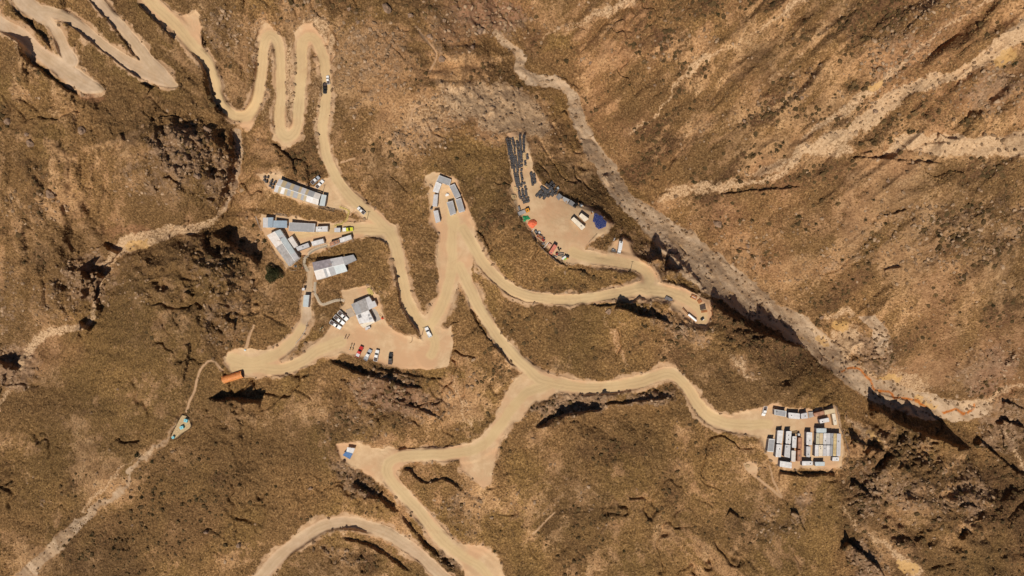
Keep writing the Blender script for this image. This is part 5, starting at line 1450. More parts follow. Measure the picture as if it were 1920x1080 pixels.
strips = [  # name, x0,y0,x1,y1,n  in zoomed coordinates (6.75 per pixel from 930,240)
 ('top short row', 130, 150, 208, 137, 3), ('outermost left column', 140, 185, 165, 330, 6), ('second column from the left', 173, 183, 198, 330, 6),
 ('lower left column', 180, 362, 200, 500, 5), ('column beside the lower left one', 213, 360, 228, 540, 7), ('short column right of the double columns', 213, 172, 230, 238, 3), ('pair in the gap of the long block', 232, 278, 234, 320, 2),
 ('leaning column in the middle of the long block', 243, 365, 272, 540, 7), ('upper middle column', 263, 175, 275, 275, 4), ('column on the right of the long block middle', 280, 315, 297, 490, 7), ('tall column near the top right', 300, 105, 311, 275, 7), ('column under the tall top right one', 313, 300, 320, 385, 4),
 ('topmost right column', 343, 112, 345, 200, 4), ('right column below the topmost', 350, 232, 350, 300, 3), ('loose trio at the long block bottom', 323, 425, 318, 530, 3), ('loose pair near the right edge', 367, 425, 370, 460, 2), ('outlying pair on the far right', 393, 350, 399, 382, 2),
 ('left column of the second block', 232, 577, 270, 742, 7), ('inner column of the second block', 266, 577, 290, 720, 6), ('short right column of the second block', 318, 575, 332, 650, 3), ('lower middle of the second block', 325, 695, 318, 735, 2), ('right end of the second block', 358, 700, 366, 750, 2), ('loose row under the second block', 285, 772, 375, 792, 3),
 ('top row of the third block', 292, 814, 372, 800, 3), ('second row of the third block', 296, 840, 378, 826, 3), ('third row of the third block', 300, 864, 382, 852, 3), ('fourth row of the third block', 308, 886, 350, 880, 2), ('scattered row below the third block', 335, 912, 402, 893, 3), ('bottom row of the third block', 352, 942, 408, 930, 3),
 ('left column of the small separate block', 440, 580, 460, 715, 6), ('right column of the small separate block', 478, 592, 492, 690, 5)]
for nm, x0, y0, x1, y1, n in strips:
    a_ = math.atan2(-(y1 - y0), x1 - x0)
    for i in range(n):
        u = i / max(1, n - 1)
        x = 930 + (x0 + (x1 - x0) * u) / 6.75 + rnd.uniform(-.35, .35); y = 240 + (y0 + (y1 - y0) * u) / 6.75 + rnd.uniform(-.2, .2)
        crate(x, y, a_, 'dark crate on pallet, %s in the %s' % (ordn[i], nm), 'dark crates stacked in the storage yard', .93)
for i, q in enumerate('575,750 600,770 615,790 632,812 515,855 542,830 565,808 590,850 555,872 605,828 622,842 645,800 668,782 690,762 712,738 635,720 660,738 682,716 702,696 605,890 622,866 650,812 580,830'.split()):
    x, y = (float(v) for v in q.split(','))
    crate(930 + x / 6.75, 240 + y / 6.75, R(48), 'dark crate of the slanting heap right of the columns, %d%% along, %d%% down it' % (round((x - 510) / 2.05), round((y - 690) / 2.05)), 'dark crates stacked in the storage yard', 1.12)
for i, q in enumerate('706,803 752,795 690,832 722,835 748,832 660,862 712,855'.split()):
    x, y = (float(v) for v in q.split(','))
    crate(930 + x / 6.75, 240 + y / 6.75, R(40), 'dark crate beside the grey slabs, %s of the loose cluster' % ordn[i], 'dark crates stacked in the storage yard', 1.05)
for i, q in enumerate('130,250 180,258 130,298 163,325 240,308 228,340 213,383 290,325 268,360 250,410'.split()):
    x, y = (float(v) for v in q.split(','))
    crate(480 + x / 8, 300 + y / 8, R(-15), 'dark crate at the west end of the long workshop, %s from the top left' % (ordn + ['ninth', 'tenth'])[i], 'dark crates beside the long workshop', .95)
def small_pallet(px, py, ang, label, n=4):
    t = empty('wooden_pallet', (0, 0, 0), label, 'pallet', 'pale wooden pallets')
    for k in range(n):
        bm = bmesh.new()
        z = k * .15
        for y in (-.5, 0, .5): add_box(bm, -.6, .6, y - .05, y + .05, z, z + .09)
        for x in (-.52, -.26, 0, .26, .52): add_box(bm, x - .09, x + .09, -.6, .6, z + .092, z + .12)
        bm_obj('board_layer', bm, TANB, t)
    place_at(t, px, py, ang, .5)
for i, (x, y) in enumerate([(355, 325), (357, 357), (362, 388), (373, 492), (256, 135), (237, 757), (240, 790), (205, 862), (235, 862), (215, 890), (242, 885)]):
    small_pallet(930 + x / 6.75, 240 + y / 6.75, rnd.uniform(-.3, .3), 'pale wooden pallet stack %s' % ['beside the dark crates, upper of three', 'beside the dark crates, middle of three', 'beside the dark crates, lower of three', 'under the loose pair of crates', 'at the top between crate columns', 'left of the third block, upper', 'left of the third block, lower', 'above the flatbed truck, far left', 'above the flatbed truck, upper right', 'above the flatbed truck, lower left', 'above the flatbed truck, lower right'][i])

# --- blue drums in a pointed block
BLUE = simple_mat('blue_plastic', (0.025, 0.045, 0.22), .4, .2, 2.0); CAPM = simple_mat('white_cap', (0.7, 0.7, 0.72), .5, .05)
def make_drum():
    bm = bmesh.new(); prev = None; seg = 10
    for r_, z in ((.27, 0), (.29, .04), (.29, .28), (.305, .31), (.29, .34), (.29, .58), (.305, .61), (.29, .64), (.29, .84), (.26, .88)):
        ring = [bm.verts.new((math.cos(6.2832 * i / seg) * r_, math.sin(6.2832 * i / seg) * r_, z)) for i in range(seg)]
        if prev:
            for i in range(seg): bm.faces.new((prev[i], prev[(i + 1) % seg], ring[(i + 1) % seg], ring[i]))
        else: bm.faces.new(ring[::-1])
        prev = ring
    bm.faces.new(prev)
    t = bm_obj('blue_drum', bm, BLUE)
    bm = bmesh.new(); bmesh.ops.create_cone(bm, cap_ends=True, segments=8, radius1=.09, radius2=.08, depth=.05, matrix=Matrix.Translation((.08, .05, .905)))
    bm_obj('cap', bm, CAPM, t)
    return t
dp = q7('1378 258 1430 275 1482 312 1525 362 1558 410 1553 440 1500 485 1442 503 1405 480 1372 420 1350 370 1350 290')
def inside(x, y, P_):
    r_ = False; n = len(P_)
    for i in range(n):
        x0, y0 = P_[i]; x1, y1 = P_[(i + 1) % n]
        if (y0 > y) != (y1 > y) and x < (x1 - x0) * (y - y0) / (y1 - y0) + x0: r_ = not r_
    return r_
drum = make_drum(); first = True; cnt = 0
for j in range(24):
    for i in range(24):
        u = (i + .5 * (j % 2)) * 2.45 - 28; v = j * 2.15 - 26
        ca, sa = math.cos(R(40)), math.sin(R(40))
        x = 1124 + u * ca - v * sa; y = 416 + u * sa + v * ca
        if not inside(x, y, dp): continue
        t = drum if first else copy_tree(drum); first = False; cnt += 1
        place_at(t, x + rnd.uniform(-.15, .15), y + rnd.uniform(-.15, .15), rnd.uniform(0, 6), .88)
        tag(t, 'blue plastic drum standing in the tightly packed pointed block by the cream containers', 'drum', 'blue drums packed in a pointed block')
print('drums', cnt)

# --- tarpaulin heaps
def heap(name, label, cat, cx, cy, outline, h, mat, seed, grp=None):
    """crumpled sheet over a pile; outline in photo pixels"""
    base = ground_px(cx, cy); bm = bmesh.new(); r_ = random.Random(seed)
    from mathutils import noise as mn
    n = 40; rings = 9; prev = None
    P_ = outline; m_ = len(P_)
    top = bm.verts.new((0, 0, h)); 
    for k in range(1, rings + 1):
        q = k / rings; ring = []
        for i in range(n):
            u = i / n * m_; a_, b_ = P_[int(u) % m_], P_[(int(u) + 1) % m_]; f_ = u - int(u)
            p = ground_px(a_[0] + (b_[0] - a_[0]) * f_, a_[1] + (b_[1] - a_[1]) * f_) - base
            co = Vector((p.x * q, p.y * q, 0))
            z = h * (1 - q ** 2.4) + mn.noise(Vector((co.x * .9, co.y * .9, seed))) * .45 * (1 - q * .7) + mn.noise(Vector((co.x * 2.2, co.y * 2.2, seed))) * .25 * (1 - q * .6)
            z = max(z, .03) + p.z * q - (.15 if k == rings else 0)
            ring.append(bm.verts.new((co.x, co.y, z)))
        for i in range(n):
            if prev: bm.faces.new((prev[i], prev[(i + 1) % n], ring[(i + 1) % n], ring[i]))
            else: bm.faces.new((top, ring[i], ring[(i + 1) % n]))
        prev = ring
    o = bm_obj(name, bm, mat); o.location = base
    return tag(o, label, cat, grp)
heap('tarpaulin', 'crumpled coral orange tarpaulin heap on the left edge of the storage yard', 'tarpaulin', 998.5, 419, q7('405 340 440 340 475 375 475 420 440 450 420 480 395 488 355 455 325 415 335 375 370 345'), 1.5, simple_mat('orange_tarp', (0.80, 0.17, 0.075), .6, .25, 1.0), 3)
heap('tarpaulin', 'torn green tarpaulin next to the coral orange one', 'tarpaulin', 986.5, 410, q7('250 285 290 285 335 278 355 310 380 330 340 350 310 350 290 380 250 375 265 340 245 310'), .9, simple_mat('green_tarp', (0.03, 0.27, 0.10), .6, .35, 1.4), 8)

# --- odd things along the yard edge
def scrap(label, cx, cy, ang, parts, cat='scrap', name='scrap_pile', grp=None):
    """parts: (child name, material, list of boxes or tubes)"""
    t = empty(name, (0, 0, 0), label, cat, grp)
    for nm, m_, boxes in parts:
        bm = bmesh.new()
        for b_ in boxes:
            if b_[0] < b_[1] and b_[2] < b_[3] and b_[4] < b_[5]: add_box(bm, *b_)
            else:
                x, y, z, L, r_, az = b_
                bmesh.ops.create_cone(bm, cap_ends=True, segments=10, radius1=r_, radius2=r_, depth=L, matrix=Matrix.Translation((x, y, z)) @ Matrix.Rotation(az, 4, 'Z') @ Matrix.Rotation(math.pi / 2, 4, 'Y'))
        bm_obj(nm, bm, m_, t)
    place_at(t, cx, cy, ang, .5)
    return t
REDM = simple_mat('red_machine_paint', (0.30, 0.035, 0.025), .5, .4, 1.5, dirt=.3); YEL = simple_mat('orange_machine_paint', (0.65, 0.27, 0.03), .5, .25, 1.5); GRN = simple_mat('light_green_plastic', (0.25, 0.55, 0.08), .5, .1); BROWN = simple_mat('rust_brown', (0.36, 0.14, 0.05), .8, .3, 1.5); BLK = simple_mat('black_machine', (0.025, 0.023, 0.022), .6, .3)
BLC = simple_mat('light_blue_plastic', (0.22, 0.56, 0.62), .4, .1)
scrap('red machine frame with pipes near the coral tarpaulin', 1012.5, 444, R(-35), [('chassis', REDM, [(-1.5, 1.5, -.9, -.6, .2, .6), (-1.5, 1.5, .6, .9, .2, .6), (-1.5, -1.2, -.6, .6, .2, .6), (1.2, 1.5, -.6, .6, .2, .6)]), ('engine', BROWN, [(-.7, .6, -.5, .5, .4, 1.3)]), ('pipe', STEEL, [(0, .8, 1.0, 2.4, .1, .1), (.2, -.7, .9, 1.8, .12, .2)])], 'machine', 'drill_frame')
scrap('small dark red machine below the larger red frame', 1019, 450.5, R(-30), [('body', REDM, [(-.7, .7, -.6, .5, .1, 1.0)]), ('hose_reel', STEEL, [(-.2, .9, .6, .4, .5, 1.5)])], 'machine', 'compressor')
scrap('dark box machine at the top of the scrap line', 1005, 436, R(-60), [('body', BLK, [(-1.2, 1.2, -.5, .5, 0, .9)]), ('cover', DG, [(-1.0, .2, -.45, .45, .903, 1.0)])], 'machine', 'generator')
scrap('grey steel pieces beside the dark box machine', 1010.5, 436.5, R(-40), [('plate', STEEL, [(-.9, .8, -.8, .7, 0, .3)]), ('bracket', WALLW, [(-.3, .5, -.2, .8, .303, .6)])])
scrap('long white girder lying aslant beside the coral container', 1023.8, 459.5, R(50), [('girder', FRAME, [(-2, 2, -.14, .14, .0, .5)]), ('rod', STEEL, [(-.2, -.9, .2, 3.4, .12, .05), (.3, 1.2, .2, 2.8, .1, .1)])], 'girder', 'girder')
scrap('steel offcuts left of the pink covered stack', 1018.5, 457, R(20), [('plate', GR2, [(-1, .9, -.6, .7, 0, .2)]), ('pipe', STEEL, [(0, .2, .3, 2.2, .13, .1)])])
scrap('short white girder touching the coral tarpaulin', 998.6, 431.6, R(55), [('girder', FRAME, [(-1.1, 1.1, -.12, .12, 0, .4)]), ('foot', STEEL, [(-1.1, -.8, -.3, .3, 0, .12)])], 'girder', 'girder')
scrap('black tyre pile right of the coral container', 1047.5, 467, R(-30), [('tyre', TYRE, [(-.5, .3, .5, .4, .5, 1.57), (.4, -.4, .5, .4, .5, 1.3), (.8, .5, .45, .35, .45, 1.8)]), ('hub', STEEL, [(.1, .0, .3, 1.2, .15, .2)])], 'tyres', 'tyre_pile')
scrap('dark red pump under the coral container', 1044, 476.5, R(10), [('body', REDM, [(-.6, .6, -.5, .6, 0, .9)]), ('motor', BLK, [(.0, .5, 1.05, 1.0, .2, .3)])], 'pump', 'pump')
scrap('flat dark steel grating between the red pump and white tanks', 1051.5, 477, R(-10), [('grating', DG, [(-1.4, 1.4, -1.1, -.8, .1, .5), (-1.4, 1.4, -.3, 0, .1, .5), (-1.4, 1.4, .6, .9, .1, .5)]), ('frame', STEEL, [(-1.5, -1.42, -1.2, 1.0, .0, .6), (1.42, 1.5, -1.2, 1.0, 0, .6)])], 'grating', 'steel_grating')
scrap('white tank with a light green lid at the right end of the scrap line', 1058, 483, R(35), [('tank', FRAME, [(-1.5, .9, -.5, .5, .0, 1.0)]), ('lid', GRN, [(-.6, .5, -1.3, -.55, .2, 1.0)]), ('strap', BLK, [(1.0, 1.5, -.4, 1.1, 0, .8)])], 'tank', 'water_tank')
scrap('yellow and black machine behind the white and green tank', 1064.5, 481.5, R(-30), [('body', BLK, [(-1, .6, -.5, .5, 0, 1.1)]), ('panel', YEL, [(-.3, .6, -.95, -.55, 0, .9)])], 'machine', 'loader_attachment')
scrap('grey pipes stacked under the coral container corner', 1041, 480, R(-20), [('pipe', STEEL, [(0, -.4, .15, 2.2, .15, 0), (0, 0, .15, 2.2, .15, .05), (0, -.2, .42, 2.2, .15, 0)]), ('chock', WOOD, [(-.9, -.7, -.8, .4, 0, .12)])], 'pipes', 'pipe_stack')
scrap('small dark tank above the flatbed truck', 972.6, 390.8, R(-75), [('tank', DG, [(0, 0, .55, 2.0, .5, 0)]), ('saddle', STEEL, [(-.8, -.6, -.4, .4, 0, .2), (.6, .8, -.4, .4, 0, .2)])], 'tank', 'fuel_tank')
t = scrap('flatbed truck with an orange cab backed against the yard edge', 981, 397.5, R(22), [('flatbed', GR2, [(-3.0, 1.1, -.95, .95, .8, .98)]), ('cab', YEL, [(1.25, 2.9, -.95, .95, .5, 2.1)]), ('windscreen', GLASS, [(2.905, 2.94, -.75, .75, 1.3, 1.95)]), ('roof_panel', BLK, [(1.7, 2.2, -.3, .3, 2.103, 2.2)])], 'truck', 'flatbed_truck')
for x in (2.1, -1.9):
    for s_ in (-1, 1):
        wl = ring_mesh('wheel', .42, .26, TYRE, t, (x, s_ * .8, .42)); ring_mesh('rim', .22, .05, RIM, wl, (0, s_ * .12, 0), 10)
slab('steel_slab', 'dark grey steel slab, tilted square at the crate end of the yard', 'slab', Q4(930, 240, 6.75, '800 822 848 862 768 942 722 905'), .5, DG, 'grey slabs along the upper yard edge')
slab('steel_slab', 'grey slab stack with an orange mark, middle of the yard edge', 'slab', Q4(930, 240, 6.75, '855 865 935 905 900 960 828 912'), .6, MG, 'grey slabs along the upper yard edge')
slab('steel_slab', 'mauve grey slab beside the black machine on the yard edge', 'slab', Q4(930, 240, 6.75, '945 905 1005 950 965 1005 915 960'), .8, DG, 'grey slabs along the upper yard edge')
scrap('black wheeled machine at the right end of the grey slabs', 1078.3, 386.3, R(50), [('body', BLK, [(-1.5, 1.5, -.6, .6, .4, 1.4)]), ('arm', STEEL, [(-1.9, -1.5, -.3, .2, .5, 1.1)]), ('wheel', TYRE, [(-.9, .65, .4, .3, .4, 1.57), (.9, .65, .4, .3, .4, 1.57), (-.9, -.65, .4, .3, .4, 1.57), (.9, -.65, .4, .3, .4, 1.57)])], 'machine', 'forklift')
scrap('pale blue tank right of the black wheeled machine', 1089, 386.5, R(20), [('tank', BLC if False else PB, [(-.6, .6, -.6, .6, .1, 1.1)]), ('cage', STEEL, [(-.66, -.61, -.66, .66, 0, 1.15), (.61, .66, -.66, .66, 0, 1.15)])], 'tank', 'liquid_tank', 'small tanks of the yard')
scrap('pale blue tank at the crate end of the grey slabs', 1044, 353.6, R(30), [('tank', PB, [(-.6, .6, -.6, .6, .1, 1.1)]), ('cage', STEEL, [(-.66, -.61, -.66, .66, 0, 1.15), (.61, .66, -.66, .66, 0, 1.15)])], 'tank', 'liquid_tank', 'small tanks of the yard')
scrap('rusty barrel and white box at the tip of the blue drums', 1109.5, 399.5, R(60), [('barrel', BROWN, [(-.3, 0, .4, .9, .35, .2)]), ('box', FRAME, [(.4, .9, -.3, .3, 0, .5)])], 'barrel', 'barrel_set')
scrap('dark grey pallet of parts beside the white box truck', 1150.4, 469.6, R(-15), [('frame', DG, [(-1.3, 1.2, -.9, .9, 0, .5)]), ('part', STEEL, [(-.6, .0, -.3, .4, .503, .8)]), ('coil', WALLW, [(-.5, .2, .7, .3, .3, 1.2)])], 'pallet load', 'parts_pallet')
scrap('small white post board at the corner of the truck patch', 1149.6, 449, R(60), [('board', FRAME, [(-.8, .8, -.1, .1, .6, 1.3)]), ('post', STEEL, [(-.7, -.6, -.05, .05, 0, .6), (.6, .7, -.05, .05, 0, .6)])], 'board', 'notice_board')
# east end of the yard road
slab('grey_mats', 'grey rubber mats laid in a stack on the road edge above the black cliff', 'mats', Q4(1230, 530, 12, '240 300 385 375 350 440 195 365'), .35, simple_mat('grey_rubber', (0.17, 0.15, 0.15), .8, .2, 1.0))
scrap('orange brown steel frame with a white beam at the road end', 1301.3, 557, R(-25), [('frame', BROWN, [(-1.5, 1.5, -1.0, 1.0, 0, .7)]), ('beam', FRAME, [(-1.2, .9, -.1, .1, .703, .85)]), ('wheel', TYRE, [(-1.5, .8, .35, .3, .35, 1.57), (-1.5, -.8, .35, .3, .35, 1.57)])], 'steel frame', 'trailer')
scrap('square rusty plate below the orange brown frame', 1311.7, 565, R(-55), [('plate', BROWN, [(-1.0, 1.0, -.9, .9, 0, .5)]), ('rim_bar', REDM, [(-1.05, 1.05, .9, 1.0, 0, .6)])], 'plate', 'rusty_plate')
scrap('pile of dark pipes laid side by side at the road end', 1318, 575.5, R(10), [('pipe', simple_mat('brown_pipe', (0.12, 0.08, 0.06), .7, .3), [(0, -1.3 + .42 * k, .2, 3.0, .19, .02 * k) for k in range(7)])], 'pipes', 'pipe_stack')
scrap('low stack of brown boards below the dark pipes', 1320.8, 583.8, R(8), [('board', BROWN, [(-1.6, 1.6, -.6, -.1, 0, .35), (-1.6, 1.6, -.06, .5, 0, .3)])], 'boards', 'board_stack')
scrap('dark bin with white rags near the pipe end', 1317, 598, R(40), [('bin', BLK, [(-.9, .9, -.5, .5, 0, .8)]), ('rag', FRAME, [(-.2, .7, -.9, -.55, 0, .3)])], 'bin', 'bin')
scrap('long white storage pipe lying on the edge of the road end', 1297.4, 596.2, math.atan2(-(604 - 591), 1304 - 1288.8), [('pipe', white, [(0, 0, .9, 5.4, .62, 0)]), ('flange', STEEL, [(-2.72, 0, .5, .1, .55, 0), (2.72, 0, .5, .1, .55, 0)])], 'pipe', 'storage_pipe')
scrap('row of rusty hoops beside the long white pipe', 1285, 583, R(-50), [('hoop', BROWN, [(-1.6 + .8 * k, 0, .35, .12, .5, 0) for k in range(5)])], 'hoops', 'hoop_row')
# central terrace and other small things
scrap('small white plastic tank in the middle of the ring of cabins', 838.4, 365.6, R(20), [('tank', FRAME, [(-.9, .9, -.5, .5, 0, .7)]), ('lid', W_, [(-.2, .3, .3, .8, .1, .9)])], 'tank', 'water_tank')
scrap('dark covered pump left of the two pale containers on the central terrace', 809, 390.2, R(70), [('body', BLK, [(-.7, .6, -.5, .5, 0, 1.0)]), ('cover', STEEL, [(-.8, -.3, -.6, .2, 1.003, 1.1)])], 'pump', 'pump')
scrap('round grey water tank above the rust topped containers', 1497, 814, 0, [('tank', LG, [(0, 0, 1.0, 1.2, .7, 1.57)]), ('stand', STEEL, [(-.6, .6, -.6, .6, 0, .2)])], 'tank', 'water_tank')
scrap('heap of timber and dark gear at the centre top of the container camp', 1491, 810, R(10), [('plank', WOOD, [(-2, 1.0, -.5, -.2, .1, .5), (-1.6, 1.4, .1, .4, .1, .4)]), ('gear', BLK, [(.2, 1.2, -1.0, -.6, 0, .8)])], 'timber', 'timber_heap')
scrap('light wooden platform on the slope left of the container camp', 1402.3, 874, R(-20), [('deck', WOOD, [(-1.1, 1.1, -.8, .8, .1, .3)]), ('leg', STEEL, [(-1, -.9, -.7, -.6, -.5, .1), (.9, 1, .6, .7, -.5, .1)])], 'platform', 'platform')
scrap('small turquoise box at the dirt track above the orange tunnel tent', 459.3, 655.6, R(10), [('box', BLC, [(-.4, .4, -.4, .4, 0, .6)]), ('lid', PB, [(-.45, .45, -.45, .45, .603, .68)])], 'box', 'utility_box')
scrap('dark lattice mast lying on the slope below the long workshop', 612, 391.5, R(-14), [('rail', BLK, [(-4.4, 4.4, -.6, -.45, .3, .45), (-4.4, 4.4, .45, .6, .3, .45)]), ('rung', BLK, [(-4.2 + .8 * k, -4.05 + .8 * k, -.44, .44, .3, .42) for k in range(11)])], 'mast', 'lattice_mast')
scrap('pair of steel rails lying above the slate blue cabin', 527, 402.5, R(-12), [('rail', STEEL, [(-3.2, 3.2, -.4, -.25, .1, .25), (-3.0, 3.4, .3, .45, .1, .25)])], 'rails', 'rail_pair')
scrap('round dark hatch at the lower end of the slanting hall', 553.6, 498.8, 0, [('hatch', BLK, [(-.5, .5, -.5, .5, 0, .5)]), ('rim', STEEL, [(-.6, -.5, -.6, .6, 0, .55), (.5, .6, -.6, .6, 0, .55)])], 'hatch', 'hatch')
scrap('round orange red bin at the right corner of the office pad', 717.6, 596.5, 0, [('bin', simple_mat('orange_red_plastic', (0.75, 0.06, 0.02), .5, .1), [(0, 0, .45, .9, .55, 0), (.1, .2, .9, .3, .4, 1.2)]), ('lid', BLK, [(-.1, .5, .2, .6, .9, 1.1)])], 'bin', 'waste_bin')
for i, (x, y) in enumerate([(612, 467), (569, 480), (567.5, 502)]):
    scrap('small red valve box on the slope beside the plank path, %s' % ['upper', 'middle', 'lower'][i], x, y, 0, [('box', REDM, [(-.35, .35, -.3, .3, 0, .5)]), ('lid', RUSTW, [(-.38, .38, -.33, .33, .503, .56)])], 'box', 'valve_box', 'red valve boxes')

# --- yellow racks and stairs
YP = simple_mat('yellow_paint', (0.62, 0.47, 0.15), .5, .2, 1.5)
def deck_path(name, label, cat, pts, wd, mat, step=.55, th=.14, grp=None, rail=None, lift=.25):
    """treads one by one along a line"""
    P_ = [ground_px(*p) for p in pts]; L = [0]
    for a_, b_ in zip(P_[:-1], P_[1:]): L.append(L[-1] + math.hypot(b_.x - a_.x, b_.y - a_.y))
    t = empty(name, P_[0], label, cat, grp)
    n = min(98, int(L[-1] / step))
    def at(s_):
        s_ = min(max(s_, 0), L[-1] - 1e-4)
        k = max(i for i in range(len(L) - 1) if L[i] <= s_)
        u = (s_ - L[k]) / (L[k + 1] - L[k]); a_, b_ = P_[k], P_[k + 1]
        p = a_.lerp(b_, u); p.z = ground_xy(p.x, p.y) + lift
        return p, math.atan2(b_.y - a_.y, b_.x - a_.x)
    me = None; st_ = L[-1] / n
    for i in range(n):
        p, a_ = at((i + .5) * st_)
        if me is None:
            bm = bmesh.new(); add_box(bm, -st_ * .38, st_ * .38, -wd / 2, wd / 2, -th, 0); o = bm_obj('tread', bm, mat, t); me = o.data
        else: o = link_mesh('tread', me, t)
        o.location = p - P_[0]; o.rotation_euler = (0, 0, a_)
    if rail:
        for s_ in (-1, 1):
            bm = bmesh.new(); prev = None
            for i in range(0, n + 1, 2):
                p, a_ = at(i * st_); c_ = p - P_[0] + Vector((-math.sin(a_), math.cos(a_), 0)) * s_ * wd * .52 + Vector((0, 0, .95))
                add_box(bm, c_.x - .03, c_.x + .03, c_.y - .03, c_.y + .03, c_.z - 1.3, c_.z)
                if prev is not None:
                    d = c_ - prev; m_ = (c_ + prev) / 2
                    bmesh.ops.create_cone(bm, cap_ends=True, segments=5, radius1=.05, radius2=.05, depth=d.length, matrix=Matrix.Translation(m_) @ d.to_track_quat('Z', 'Y').to_matrix().to_4x4())
                prev = c_
            bm_obj('railing', bm, rail, t)
    return t
PLANK = simple_mat('weathered_plank', (0.52, 0.42, 0.30), .85, .2, 1.2)
deck_path('walkway', 'curved walkway of pale planks winding around the mauve roofed hall', 'walkway', [(613.8, 460), (600, 464), (588, 469), (577, 477), (571.5, 486), (571, 494), (574, 502), (578, 509)], 1.5, PLANK, .6, rail=STEEL)
deck_path('walkway', 'plank walkway bending down from the mauve roofed hall to the office', 'walkway', [(591.5, 529), (590.4, 540), (590.2, 550), (595, 558), (600, 568), (605, 571.5), (616, 568), (628, 563.6), (640, 562), (646, 564.5)], 1.4, PLANK, .6)
deck_path('yellow_stairway', 'thin yellow stairway zigzagging up the slope to the long workshop', 'stairway', [(627, 424), (632, 421.5), (640, 420.5), (646, 415), (650.5, 411), (652, 404), (655.5, 396), (649, 392), (642, 390), (636.5, 387.5)], .75, YP, .7, rail=YP)
deck_path('yellow_stairway', 'short wide yellow stairway above the office roof', 'stairway', [(691.5, 540), (694, 546), (697.5, 553.5)], 2.4, YP, .42, lift=.8)

# --- orange tunnel tent
def tunnel():
    A = ground_px(419.5, 712); B = ground_px(456.0, 701.0)
    d = B - A; L = math.hypot(d.x, d.y); a_ = math.atan2(d.y, d.x)
    c_ = (A + B) / 2; c_.z = min(A.z, B.z) - .1
    t = empty('tunnel_tent', c_, 'bright orange tunnel shaped tent at the end of the dirt track', 'tent', None, a_)
    r_ = 2.05; n = 16; bm = bmesh.new(); rows = []
    for k in range(13):
        x = -L / 2 + L * k / 12; rr = r_ * (1.0 if k % 2 == 0 else .985)
        rows.append([bm.verts.new((x, -math.cos(math.pi * i / n) * rr, math.sin(math.pi * i / n) * rr * 1.05 + .3)) for i in range(n + 1)])
        rows[-1][0].co.z = rows[-1][-1].co.z = -.4
    for p, q in zip(rows[:-1], rows[1:]):
        for i in range(n): bm.faces.new((p[i], p[i + 1], q[i + 1], q[i]))
    r2 = bmesh.ops.solidify(bm, geom=bm.faces[:], thickness=.06)
    bm_obj('shell', bm, simple_mat('orange_canvas', (1.0, 0.45, 0.15), .55, .1, .6), t, True)
    bm = bmesh.new()
    x = -L / 2 + .05
    vs = [bm.verts.new((x, -math.cos(math.pi * i / n) * r_ * .97, math.sin(math.pi * i / n) * r_ * 1.0 + .3)) for i in range(n + 1)] + [bm.verts.new((x, r_ * .97, -.4)), bm.verts.new((x, -r_ * .97, -.4))]
    bm.faces.new(vs); bm_obj('end_wall', bm, PAINT.get('x') or simple_mat('orange_end_canvas', (0.75, 0.17, 0.03), .6, .1), t)
    bm = bmesh.new(); x = L / 2 - .35
    vs = [bm.verts.new((x, -math.cos(math.pi * i / n) * r_ * .95, math.sin(math.pi * i / n) * r_ * .97 + .3)) for i in range(n + 1)] + [bm.verts.new((x, r_ * .95, -.4)), bm.verts.new((x, -r_ * .95, -.4))]
    bm.faces.new(vs); bm_obj('opening_shade', bm, simple_mat('interior_shade', (0.06, 0.045, 0.035), .8, .2), t)  # dark sheet stands in for the shaded interior of the open end
tunnel()

# --- blue and white shelter
def shelter():
    q = Q4(620, 820, 18, '560 333 822 376 748 545 528 478')
    t = building('shelter', 'small hut with white roof and blue awning at a spur road end', 'hut', q, 2.6, WALLW, W_, n_win=1)
    M_ = (Matrix.Translation(t.location) @ Matrix.Rotation(t.rotation_euler.z, 4, 'Z')).inverted()
    zg = t.location.z
    pts = []
    for (x, y), z in zip(Q4(620, 820, 18, '510 476 750 556 645 738 402 602'), (2.35, 2.35, 1.5, 1.5)):
        pts.append(M_ @ world_px(x, y, zg + z))
    bm = bmesh.new(); a_ = [bm.verts.new(p) for p in pts]; b_ = [bm.verts.new(p - Vector((0, 0, .05))) for p in pts]
    bm.faces.new(a_); bm.faces.new(b_[::-1])
    for i in range(4): bm.faces.new((b_[i], b_[(i + 1) % 4], a_[(i + 1) % 4], a_[i]))
    bm_obj('awning', bm, simple_mat('blue_tarp', (0.06, 0.14, 0.30), .6, .2, 1.2), t)
    for p in pts[2:]:
        bm = bmesh.new(); add_box(bm, p.x - .04, p.x + .04, p.y - .04, p.y + .04, -.5, p.z - .06); bm_obj('pole', bm, STEEL, t)
shelter()

# --- tank platform with fence at the lower left
DECKM = simple_mat('yellow_gravel_deck', (0.52, 0.37, 0.20), .9, .4, 2.5)
PLAT = slab('tank_platform', 'small fenced platform of yellowish stones on the slope, carrying three turquoise tanks', 'platform', Q4(300, 760, 13.5, '600 235 700 255 775 340 820 500 790 560 560 700 420 820 320 790 360 690 540 330'), .5, DECKM)
def tankbox(label, x, y, ang, w_, rnd_=False):
    if rnd_: ps = [('tank', BLC, [(0, 0, .9, w_ / 2, .75, 0)])]
    else: ps = [('tank', BLC, [(-w_ / 2, w_ / 2, -w_ / 2 * .85, w_ / 2 * .85, .5, 1.7)]), ('lid', STEEL, [(-.2, .2, -.2, .2, 1.702, 1.78)])]
    t = scrap(label, x, y, ang, ps, 'tank', 'turquoise_tank', 'turquoise tanks on the fenced platform')
    t.location.z = TOPZ; t.rotation_euler = (0, 0, ang); return t
TOPZ = max((PLAT.matrix_basis @ v.co).z for v in PLAT.data.vertices) - .45
tankbox('square turquoise tank, uppermost on the fenced platform', 350.4, 787.8, R(-15), 1.9)
